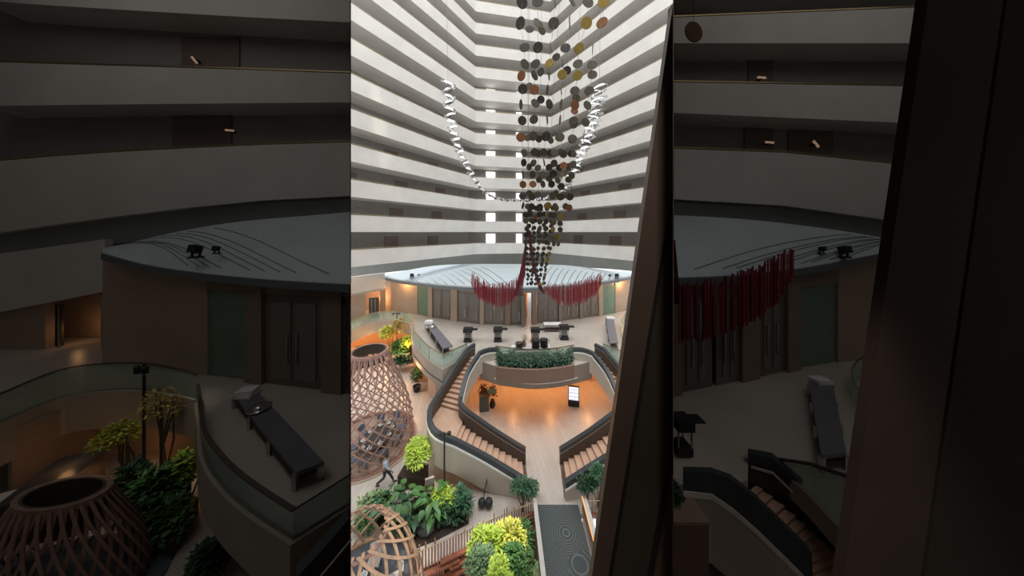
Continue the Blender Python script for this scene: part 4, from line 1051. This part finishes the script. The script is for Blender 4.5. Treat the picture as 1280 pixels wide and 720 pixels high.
band([(842, 186), (980, 191), (1127, 206), (1230, 216)], [(842, 249), (980, 257), (1117, 276), (1230, 292)], XR, 'parapet_side')
for s, xs, nm in ((-1, (-30, 437.6), 'left'), (1, (842.4, 1240), 'right')):
    a, b = aty(xs[0], 100, 11.05), aty(xs[1], 100, 11.05)
    struct(MB().span((a.x, 11.05, 14.2), (b.x, 11.08, ZC)), 'wall_corridor_' + nm, TAUPE)
# grey recess and lower wall
def strip(top, bot, xs, Y, nm, m, th=.2):
    P = [(aty(x, curve_px(top, x), Y), aty(x, curve_px(bot, x), Y)) for x in xs]; B = Vector((0, th, 0))
    return struct(MB().loft([[b, a, back(a, th), back(b, th)] for a, b in P], True, True), nm, m)
strip([(-30, 280), (0, 280), (438, 225)], [(-30, 330), (0, 320), (150, 304), (300, 285), (438, 270)], XL, 10.3, 'wall_recess_left', GREYB)
strip([(842, 230), (1230, 260)], [(842, 275), (980, 285), (1115, 302), (1230, 320)], XR, 10.3, 'wall_recess_right', GREYB)
strip([(-30, 321), (0, 317), (131, 299)], [(-30, 396), (0, 390), (131, 364)], [-30, 0, 60, 131], 9.6, 'wall_lower_left', WHITE)
strip([(-30, 380), (131, 340)], [(-30, 492), (57, 474), (57.2, 474)], [-30, 10, 57], 9.75, 'wall_door_side', PWALL)
strip([(126, 345), (140, 340)], [(126, 470), (140, 470)], [126, 140], 9.7, 'wall_door_pier', PWALL)
strip([(40, 350), (140, 350)], [(40, 480), (140, 480)], [40, 140], 10.9, 'wall_passage_side', PWALL)
lamp('side_passage_lamp', 'POINT', aty(98, 410, 10.3), 1.3, (1, .5, .2), .1)
dpos = aty(70, 460, 9.8); t = thing('open_door', 'open dark door leaf in the dim left passage above the walkway', 'door', dpos)
MB().box(aty(66, 420, 10.0), (.5, .07, 2.4), R(20)).build('door_leaf', DKBRN, t)
for px in (62, 74): MB().box(aty(px, 420, 9.9), (.05, .05, 2.3)).build('door_bar', STEEL, t)
# terrace floors
def up(px, py, z=ZU): return at(px, py, z)
WK = [up(-40, 543), up(0, 528), up(83, 495), up(167, 487), up(225, 494), up(246, 499)]
LB = [up(250, 535), up(255, 574), up(278, 610), up(313, 641), up(366, 676)]
LB2 = [up(366, 676), up(436.3, 632)]
WKs, LBs = interp(WK, 5), interp([WK[-1]] + LB, 5)[1:]
yb = 10.85
poly = WKs + LBs + [LB2[1], Vector((EL * yb - .01, yb, ZU)), Vector((-26.9, yb, ZU)), Vector((-26.9, WKs[0].y, ZU))]
mb = MB(); mb.prism(poly, -.35); mb.b.normal_update(); bmesh.ops.triangulate(mb.b, faces=[f for f in mb.b.faces if len(f.verts) > 4]); struct(mb, 'floor_terrace_left', STONE)
struct(MB().sweep(WKs, [(-.05, -1.0), (-.05, .0), (.06, .0), (.06, -1.0)]), 'trim_21', BEIGE)
struct(MB().sweep(LBs + [LB2[1]], [(-.05, -.85), (-.05, .0), (.06, .0), (.06, -.85)]), 'trim_22', SLABE)
struct(MB().sweep([p + Vector((0, .5, 0)) for p in WKs], [(0, ZL - ZU), (0, -.3), (.1, -.3), (.1, ZL - ZU)]), 'wall_under_walk', PWALL)
struct(MB().sweep([p + (Vector((.35, .25, 0))) for p in LBs] + [LB2[1] + Vector((-.25, .3, 0))], [(0, ZL - ZU), (0, -.3), (.1, -.3), (.1, ZL - ZU)]), 'wall_under_terrace', PWALL)
def wrail(lbl, path, hpx):
    path = [Vector(p) for p in path]; t = thing('glass_balustrade', lbl, 'railing', path[len(path) // 2])
    hs = [h / F * p.y for p, h in zip(path, hpx)]
    MB().loft([[p, p + Vector((0, 0, h)), p + Vector((.015, .015, h)), p + Vector((.015, .015, 0))] for p, h in zip(path, hs)], True, True).build('glass_panel', GLASS, t)
    MB().loft([[p + Vector((-.015, -.015, h)), p + Vector((-.015, -.015, h + .025)), p + Vector((.03, .03, h + .025)), p + Vector((.03, .03, h))] for p, h in zip(path, hs)], True, True).build('handrail', DKBRN, t)
    return t
wrail('curved glass balustrade along the dim walkway behind the dim lamp post', WKs, [37 - 7 * i / (len(WKs) - 1) for i in range(len(WKs))])
wrail('green glass balustrade round the dim terrace corner with the long low table', LBs + [LB2[1]], [22 + 15 * min(1, i / 12) for i in range(len(LBs) + 1)])
# right terrace
zr = ZU
polyR = [Vector((ER * 4.55, 4.55, zr)), up(915, 606), up(934, 600), up(936, 573), up(969, 581), up(1010, 619), up(1062, 675), up(1110, 712), up(1300, 722), Vector((26.9, 3.3, zr)), Vector((26.9, yb, zr)), Vector((ER * yb, yb, zr))]
mb = MB(); mb.prism(polyR, -.35); mb.b.normal_update(); bmesh.ops.triangulate(mb.b, faces=[f for f in mb.b.faces if len(f.verts) > 4]); struct(mb, 'floor_terrace_right', STONE)

# dim pavilions
def pavilion(label, base, roofF, roofB, walls, screens, doors, pils, rear_px, sgn):
    c = base[len(base) // 2][1]; t = thing('pavilion', label, 'pavilion', c)
    def bp(px):
        for (x0, p0), (x1, p1) in zip(base, base[1:]):
            if px <= x1: return p0.lerp(p1, (px - x0) / (x1 - x0))
        return base[-1][1]
    def topz(px, p): return CZ + (HY - (curve_px(roofF, px) + 3)) / F * (p.y - .25)
    def fac(a, b, z0, z1, off, th, n=3):
        ps = [(bp(a + (b - a) * k / n), a + (b - a) * k / n) for k in range(n + 1)]
        rows = []
        for p, px in ps:
            tz = topz(px, p) if z1 is None else ZU + z1
            f0 = back(p, -off) if abs(off) > 1e-6 else p; f1 = back(p, th - off)
            rows.append([V(f0, ZU + z0), V(f0, tz), V(f1, tz), V(f1, ZU + z0)])
        return MB().loft(rows, True, True)
    xs = [x for x, y in roofF]
    F_ = interp([aty(x, y, bp(x).y - .55) for x, y in roofF], 5); B_ = interp([aty(x, y, 9.45) for x, y in roofB], 5)
    n = min(len(F_), len(B_)); B_ = [B_[int(i * (len(B_) - 1) / (len(F_) - 1))] for i in range(len(F_))]
    ro = MB().loft([[back(p, .45) for p in F_], F_, [p + Vector((0, .02, .12)) for p in F_]] + [[a.lerp(b, u) + Vector((0, 0, .12 * (1 - u) + .1 * math.sin(u * 3.14))) for a, b in zip(F_, B_)] for u in (.25, .5, .75, 1)] + [[p - Vector((0, 0, .15)) for p in B_]]).build('roof', ROOFM, t, smooth=False)
    MB().loft([[p + Vector((0, -.03, -.09)), p + Vector((0, -.03, .1)), back(p, .06) + Vector((0, 0, .12)), back(p, .06) + Vector((0, 0, -.09))] for p in F_], True, True).build('roof_edge', FASC, ro)
    for k in range(9):
        i = int((len(F_) - 1) * (.5 + .5 * k / 8)) if sgn < 0 else int((len(F_) - 1) * (.02 + .5 * k / 8))
        j = max(0, i - 13) if sgn < 0 else min(len(F_) - 1, i + 15)
        pts = []
        for s in range(7):
            u = .08 + .8 * s / 6; q = i + (j - i) * (u ** .8); qi = min(int(q), len(F_) - 2); f = q - qi; qi = max(0, qi)
            a = F_[qi].lerp(F_[qi + 1], f); b = B_[qi].lerp(B_[qi + 1], f)
            pts.append(a.lerp(b, u) + Vector((0, 0, .12 * (1 - u) + .1 * math.sin(u * 3.14) + .012)))
        MB().tube(pts, .014, 4).build('seam', SEAM, ro)
    for a, b in walls: fac(a, b, 0, None, 0, .12).build('end_wall', PWALL, t)
    for a, b, h in screens: fac(a, b, 0.02, h, -.06, .06, 2).build('glass_screen', PGLS, t)
    for a, b in pils: fac(a, b, 0, None, .08, .2, 1).build('pilaster', PPIL, t)
    for a, b, h in doors:
        d = fac(a, b, .02, h, -.03, .06, 1).build('door_leaf', PDOOR, t)
        fac(a + 8, (a + b) / 2 - 3, .2, h - .2, 0, .04, 1).build('door_panel', mat('grey_brown_panel', (.24, .205, .18), .4, scale=2), d)
        fac((a + b) / 2 + 3, b - 8, .2, h - .2, 0, .04, 1).build('door_panel', mat('grey_brown_panel', (.24, .205, .18), .4, scale=2), d)
        for q in (-6, 6):
            p = bp((a + b) / 2 + q); MB().box(p + Vector((0, -.03, 1.1)), (.035, .05, .9)).build('handle', STEEL, d)
    a, b = screens[0][0] if sgn < 0 else walls[0][1], 0
    lo, hi = (258, 437.5) if sgn < 0 else (842.5, 1049)
    fac(lo, hi, 2.62, None, -.0, .1, 6).build('lintel_wall', PPIL, t)
    fac(lo, hi, 0, 2.7, -.25, .1, 6).build('back_wall', DKBRN, t)
    return t, bp
pvl, bpl = pavilion('dim pavilion left of the lift with pale disc roof, green glass screen and brown door',
    [(128, up(128, 458)), (200, up(200, 463)), (260, up(260, 470)), (340, up(340, 481)), (437.5, up(437.5, 493))],
    [(128, 321), (180, 335), (250, 346), (340, 355), (437.5, 361)], [(128, 312), (220, 290), (300, 277), (380, 270), (437.5, 265)],
    [(128, 259)], [(259, 309, 2.6)], [(331, 404, 2.6), (430, 437.4, 2.6)], [(309, 330), (405, 429)], 0, -1)
pvr, bpr = pavilion('dim pavilion right of the lift with pale disc roof and green glass screen',
    [(842.5, up(842, 494)), (920, up(920, 478)), (1000, up(1000, 461)), (1048, up(1048, 453)), (1110, up(1110, 447)), (1150, up(1150, 445))],
    [(842.5, 353), (920, 349), (1000, 340), (1060, 329), (1112, 319), (1150, 312)], [(842.5, 269), (930, 274), (1020, 284), (1080, 293), (1118, 300), (1150, 306)],
    [(1048, 1150)], [(1000, 1047, 2.6)], [(850, 890, 2.6), (895, 925, 2.6), (945, 980, 2.6)], [(842.6, 850), (925, 945), (981, 999)], 0, 1)
def flood2(label, px, py, Y, s):
    p = aty(px, py, Y); t = thing('floodlight', label, 'floodlight', p)
    MB().box(p + Vector((0, 0, .02 * s)), (.4 * s, .3 * s, .08 * s)).build('base_plate', BLACK, t)
    for q in (-.17, .17): MB().box(p + Vector((q * s, 0, .25 * s)), (.04 * s, .08 * s, .45 * s)).build('yoke_arm', BLACK, t)
    MB().box(p + Vector((0, -.02, .38 * s)), (.3 * s, .34 * s, .34 * s), 0, R(-15)).build('housing', BLACK, t)
flood2('larger black floodlight on the dim pavilion roof at the left', 245, 322, 7.55, .65)
flood2('smaller black floodlight on the dim pavilion roof at the left', 271, 317, 7.7, .4)
flood2('larger black floodlight on the dim pavilion roof at the right', 1055, 322, 8.3, .65)
flood2('smaller black floodlight on the dim pavilion roof at the right', 1027, 317, 8.3, .4)
# tables
def table2(label, tq, h, items=()):
    q = [at(x, y, ZU + h) for x, y in tq]
    return buffet(label, q, ZU, h, nleg=8)
h1 = .36
tl = table2('long low slate table with steel legs on the dim left terrace', [(291, 491), (322, 489), (405, 577), (371, 590)], h1)
def dish2(label, p, r, nm='serving_dish'):
    t = thing(nm, label, 'dish', p); MB().lathe(p, [(r * .6, 0), (r, .04), (r * 1.02, .05), (r * .9, .045)]).build('bowl', SILV, t, smooth=True); MB().ball(p + Vector((0, 0, .05)), r * .5, (1, 1, .5)).build('lid', SILV, t, smooth=True)
dish2('round silver tray on the dim left terrace table', at(324, 512, ZU + h1), .22)
p = at(309, 494, ZU + h1); t = thing('folded_cloth', 'folded linen on the far end of the dim left terrace table', 'linen', p)
for i in range(3): MB().box(p + Vector((0, 0, .03 + .05 * i)), (.45 - .04 * i, .35 - .03 * i, .05), .1 * i).build('linen_layer', LINEN, t)
tr = table2('long low slate table on the dim right terrace', [(1011, 476), (1040, 474), (1058, 566), (1027, 569)], .36)
p = at(1025, 478, ZU + .36); t = thing('folded_cloth', 'folded linen on the far end of the dim right terrace table', 'linen', p)
for i in range(2): MB().box(p + Vector((0, 0, .03 + .05 * i)), (.4, .3 - .03 * i, .05), .1 * i).build('linen_layer', LINEN, t)
# lower garden, left
lamp_post('dim lamp post with two heads in the left garden', at(180, 606, ZL), 3.15, [(-.13, -.03), (.1, -.05)], .6)
bush('thin_tree', 'golden leaved slender tree right of the dim lamp post', at(206, 608, ZL), aty(203, 512, 6.6), (.36, .35, .62), 380, .1, .05, L_OR, 'tree')
bush('thin_tree', 'yellow green tree left of the dim lamp post', at(165, 612, ZL), aty(150, 546, 6.6), (.42, .4, .36), 460, .13, .065, L_YE, 'tree')
bush('leafy_shrub', 'dense green shrub below the dim lamp post', at(200, 640, ZL), aty(205, 615, 6.0), (.7, .5, .6), 800, .16, .09, L_MD)
bush('leafy_shrub', 'bright green shrub beside the dim rounded terrace wall', at(236, 630, ZL), aty(236, 585, 6.2), (.28, .3, .42), 280, .14, .09, L_BR)
bush('leafy_shrub', 'dark spiky shrub behind the dim lattice pod', at(165, 640, ZL), aty(160, 608, 6.0), (.42, .4, .45), 460, .16, .06, L_DK)
bush('leafy_shrub', 'low leafy shrub in front of the dim lamp post', at(205, 665, ZL), aty(205, 655, 5.6), (.55, .35, .42), 480, .17, .11, L_MD)
bush('leafy_shrub', 'dark shrub at the bottom beside the dim terrace wall', at(262, 715, ZL), aty(258, 704, 4.9), (.25, .22, .4), 300, .18, .09, L_DK)
p0 = at(232, 690, ZL); t = thing('planter_bed', 'dark planter wall beside the dim left garden shrubs', 'planter', p0)
MB().prism([at(185, 690, ZL), at(215, 700, ZL), at(248, 640, ZL), at(225, 632, ZL)], .35).build('planter_wall', DKBRN, t)
PD = Vector(((80 - 640) / F * 4.9, 4.9, ZL))
def prof3(u): return .72 + .66 * math.sin(min(1, u * 1.05) * math.pi / 2), 1.62 * (1 - u) + .05
t = pod('lattice_pod', 'dim timber lattice pod with open round top at the lower left', PD, prof3, 32, .55, WOODP, w=.065, th=.04)
t.scale = (1, .45, 1); ring(PD, .66, .77, 1.6, 1.72).build('top_ring', WOODP, t); ring(PD, .6, .66, 1.1, 1.72).build('inner_ring', DKBRN, t)
MB().lathe(PD, [(1.75, 0), (1.75, .04), (.01, .04)], 32).build('floor_disc', mat('slate_deck', (.10, .12, .14), .6, scale=2), t)
a, b = at(-10, 640, 9.0), at(74, 576, 9.0); d = (b - a).normalized(); n = Vector((-d.y, d.x, 0))
t = thing('bar_counter', 'dim dark counter behind the lattice pod at the left edge', 'counter', V((a + b) / 2, ZL))
MB().prism([a, b, b - n * .8, a - n * .8], .06).build('countertop', mat('charcoal_counter', (.07, .075, .085), .35), t)
MB().prism([V(q, ZL) for q in (a, b, b - n * .7, a - n * .7)], .88).build('counter_body', DKBRN, t)
MB().sweep([V(a - n * .84, ZL), V(b - n * .84, ZL)], [(-.03, .25), (-.03, .29), (.02, .29), (.02, .25)]).build('foot_rail', STEEL, t)
tag(MB().prism([a + n * .05 - d * .3, a + d * .55 + n * .05, a + d * .55 + n * .6, a - d * .3 + n * .6], .03).build('tablecloth', LINEN), 'white cloth on a ledge behind the dim counter at the left edge', 'tablecloth')
t = thing('stair_balustrade', 'dim charcoal stair balustrade at the lower corner of the left hall', 'balustrade', aty(410, 690, 3.4))
sp = [aty(372, 724, 3.3), aty(405, 688, 3.5), aty(435, 653, 3.7)]
MB().sweep(sp, [(-.05, -.6), (-.05, 0), (.05, 0), (.05, -.6)]).build('panel', DKBRN, t); MB().sweep(sp, [(-.08, 0), (-.08, .12), (.08, .12), (.08, 0)]).build('coping', CHAR, t)
MB().sweep([p + Vector((.12, -.1, -.12)) for p in sp], [(-.01, 0), (-.01, .02), (.01, .02), (.01, 0)]).build('white_strip', WLINE, t)
# right hall foreground
t = thing('service_cart', 'black food cart on the dim terrace beside the right partition', 'cart', up(850, 566))
pc = up(851, 566)
MB().box(pc + Vector((0, 0, .12)), (.3, .3, .16)).build('base_cabinet', BLACK, t)
for q in (-.13, .13):
    for r_ in (-.13, .13): MB().span(pc + Vector((q - .012, r_ - .012, .18)), pc + Vector((q + .012, r_ + .012, .55))).build('post', STEEL, t)
MB().box(pc + Vector((.02, 0, .62)), (.32, .32, .2)).build('hood', BLACK, t); MB().box(pc + Vector((.28, 0, .68)), (.26, .24, .025)).build('side_shelf', BLACK, t)
rail2 = lambda lb, path, hp: wrail(lb, path, hp)
wrail('curved green glass balustrade at the right end of the dim terrace', interp([up(1090, 532), up(1068, 505), up(1066, 485), up(1082, 472), up(1110, 470)], 3), [26] * 13)
wrail('green glass balustrade behind the dim right stair', [up(973, 583), up(1012, 617), up(1062, 672), up(1092, 700)], [8, 36, 74, 96])
# dim stair: steps run down to the right
def zpx(px, py, Y): return aty(px, py, Y)
t = thing('staircase', 'dim staircase with peach treads going down at the lower right', 'staircase', aty(980, 640, 4.4))
so = [aty(945, 612, 4.9), aty(1000, 655, 4.5), aty(1050, 705, 4.15), aty(1085, 745, 3.95)]
si = [aty(918, 622, 4.6), aty(970, 676, 4.2), aty(1005, 715, 3.95), aty(1035, 750, 3.75)]
SO, SI = interp(so, 6), interp(si, 6)
n = 13
def ev(L, q):
    q = q * (len(L) - 1); i = min(int(q), len(L) - 2); return L[i].lerp(L[i + 1], q - i)
for k in range(n):
    a, b, c, d = ev(SO, k / n), ev(SI, k / n), ev(SI, (k + 1) / n), ev(SO, (k + 1) / n); z = (a.z + b.z) / 2
    ob = MB().prism([V(v, z) for v in (a, b, c, d)], -.3).build('step', TREAD, t); ob.data.materials.append(RISER)
    for f in ob.data.polygons:
        if abs(f.normal.z) < .5: f.material_index = 1
bo = MB().loft([[aty(x, y0, Y), aty(x, y1, Y), aty(x, y1, Y) + Vector((.04, .06, 0)), aty(x, y0, Y) + Vector((.04, .06, 0))] for x, y0, y1, Y in ((937, 618, 575, 4.95), (968, 636, 583, 4.8), (1010, 668, 622, 4.5), (1062, 722, 678, 4.15), (1095, 760, 712, 3.95))], True, True).build('far_balustrade', DKBRN, t)
MB().loft([[aty(x, y, Y) + Vector((-.02, -.02, 0)), aty(x, y - h, Y) + Vector((-.02, .02, 0)), aty(x, y - h, Y) + Vector((.1, .14, 0)), aty(x, y, Y) + Vector((.1, .14, 0))] for x, y, h, Y in ((937, 576, 8, 4.95), (968, 584, 10, 4.8), (1010, 623, 13, 4.5), (1062, 679, 14, 4.15), (1095, 713, 14, 3.95))], True, True).build('coping', CHAR, bo)
MB().loft([[aty(x, y, Y) + Vector((-.02, -.02, 0)), aty(x, y - 2.5, Y) + Vector((-.02, -.02, 0)), aty(x, y - 2.5, Y), aty(x, y, Y)] for x, y, Y in ((939, 584, 4.94), (966, 592, 4.79), (1010, 634, 4.5), (1062, 690, 4.14))], True, True).build('white_strip', WLINE, bo)
bi = MB().loft([[aty(x, y0, Y), aty(x, y1, Y), aty(x, y1, Y) + Vector((.05, .08, 0)), aty(x, y0, Y) + Vector((.05, .08, 0))] for x, y0, y1, Y in ((854, 690, 612, 4.3), (890, 705, 615, 4.25), (930, 740, 640, 4.1), (970, 790, 680, 3.9), (1010, 840, 722, 3.75))], True, True).build('near_balustrade', BEIGE, t)
MB().loft([[aty(x, y, Y) + Vector((-.02, -.03, 0)), aty(x, y - h, Y) + Vector((0, 0, 0)), aty(x, y - h, Y) + Vector((.06, .1, 0)), aty(x, y, Y) + Vector((.06, .1, 0))] for x, y, h, Y in ((854, 612, 22, 4.3), (890, 616, 25, 4.25), (915, 632, 32, 4.15), (945, 658, 34, 4.0), (980, 692, 34, 3.87), (1015, 727, 34, 3.75))], True, True).build('coping', CHAR, bi)
MB().loft([[aty(x, y + 7, Y) + Vector((-.03, -.04, 0)), aty(x, y, Y) + Vector((-.03, -.04, 0)), aty(x, y, Y) + Vector((.0, 0, 0)), aty(x, y + 7, Y) + Vector((0, 0, 0))] for x, y, Y in ((854, 611, 4.3), (890, 615, 4.25), (915, 632, 4.15), (945, 658, 4.0), (980, 692, 3.87), (1015, 727, 3.75))], True, True).build('white_ledge', WLINE, bi)
p = aty(862, 690, 3.9); t = thing('hedge_planter', 'dim brown planter with dark hedge beside the right partition', 'planter', p)
MB().span(aty(842.8, 780, 3.9), aty(886, 657, 3.9) + Vector((0, .45, 0))).build('front_panel', PLBOX, t); MB().span(aty(842.8, 657, 3.88), aty(888, 653, 3.88) + Vector((0, .5, 0))).build('rim', mat('tan_rim', (.34, .23, .17), .5), t)
crown(aty(846, 636, 4.1) + Vector((.05, .1, 0)), (.16, .2, .26), 320, .09, .045).build('hedge_foliage', L_DK, t)
swag('dim crimson thread swag before the right pavilion', [(842.8, 358), (900, 350), (950, 332), (975, 318), (992, 312)], [(842.8, 428), (880, 425), (920, 412), (950, 398), (975, 375), (992, 345)], 6.3, 110, 0,
     [(843.2, 843, 300, 300), (850, 843.2, 380, 380)])
p = aty(867, 40, 6.0); t = thing('disc_strand', 'single bronze disc hanging in the dim right hall near the lift frame', 'mobile', p)
MB().tube([p, V(p, ZC)], .006, 4).build('wire', WIRE, t)
o = bpy.data.objects.new('disc', DM[ORDISC.name]); COL.objects.link(o); o.parent = t; o.rotation_euler = (R(90), 0, .2); k = 13 / F * 6; o.scale = (k, k, .5)
for i, (px, py, Y, l) in enumerate(((243, 75, 10.7, 'small lit wall lamp on the dim upper left balcony'), (287, 163, 10.7, 'small lit wall lamp on the dim lower left balcony'),
        (952, 97, 10.7, 'small lit wall lamp on the dim upper right balcony'), (962, 178, 10.7, 'small flat lit wall lamp on the dim lower right balcony'), (1020, 180, 10.7, 'small slanting lit wall lamp on the dim lower right balcony nearest the lift frame'))):
    p = aty(px, py, Y); t = thing('wall_lamp', l, 'lamp', p, 'side hall wall lamps')
    MB().box(p + Vector((0, .1, 0)), (.08, .2, .12)).build('bracket', BLACK, t)
    MB().box(p, (.34, .05, .07), 0, 0, R(50 if i in (0, 4) else 5)).build('shade', mat('dim_sconce', (1, .62, .42), .4, emit=.12), t)
for i, (x0, x1, y0, y1) in enumerate(((228, 300, 47, 90), (216, 290, 137, 190), (935, 965, 66, 108), (930, 965, 146, 192), (985, 1040, 150, 196))):
    dn += 1; a, b = aty(x0, y1, 11.03), aty(x1, y0, 11.03); struct(MB().span(a, b + Vector((0, -.04, 0))), 'door_%d' % dn, DOORB)
lift_frame('dark brown slanting lift door frame in the dim right hall', 1160, 1700, .8, (lambda y: 1160 - .1458 * y, lambda y: 1254 - .143 * y, lambda y: 1500 - .1 * y))
# weak unseen fill lights added for the halls
lamp('hall_fill', 'AREA', (-12, 5.0, 25.4), WL, (1, .97, .93), 12, (-12, 6.5, 10), sy=7)
lamp('hall_fill', 'AREA', (12, 5.0, 25.4), WL, (1, .97, .93), 12, (12, 6.5, 10), sy=7)
lamp('terrace_fill', 'AREA', (-5.5, 2.6, 17.5), 9, (1, .97, .93), 1.6, (-6.5, 6, 10.3))  # added fill out of view, brightens the terrace floor
lamp('terrace_fill', 'AREA', (5.5, 2.6, 17.5), 9, (1, .97, .93), 1.6, (6.0, 6, 10.3))
for px, Y in ((60, 6.0), (150, 6.9), (225, 6.6)): lamp('under_walk_lamp', 'POINT', aty(px, 585, Y) + Vector((0, .25, 0)), .9, (1, .5, .2), .1)
lamp('garden_fill', 'SPOT', aty(190, 500, 4.5) + Vector((0, -1, 9)), 260, (1, .93, .7), .2, aty(190, 575, 6.4), 14, .7)  # unseen fill spot added to brighten the foliage
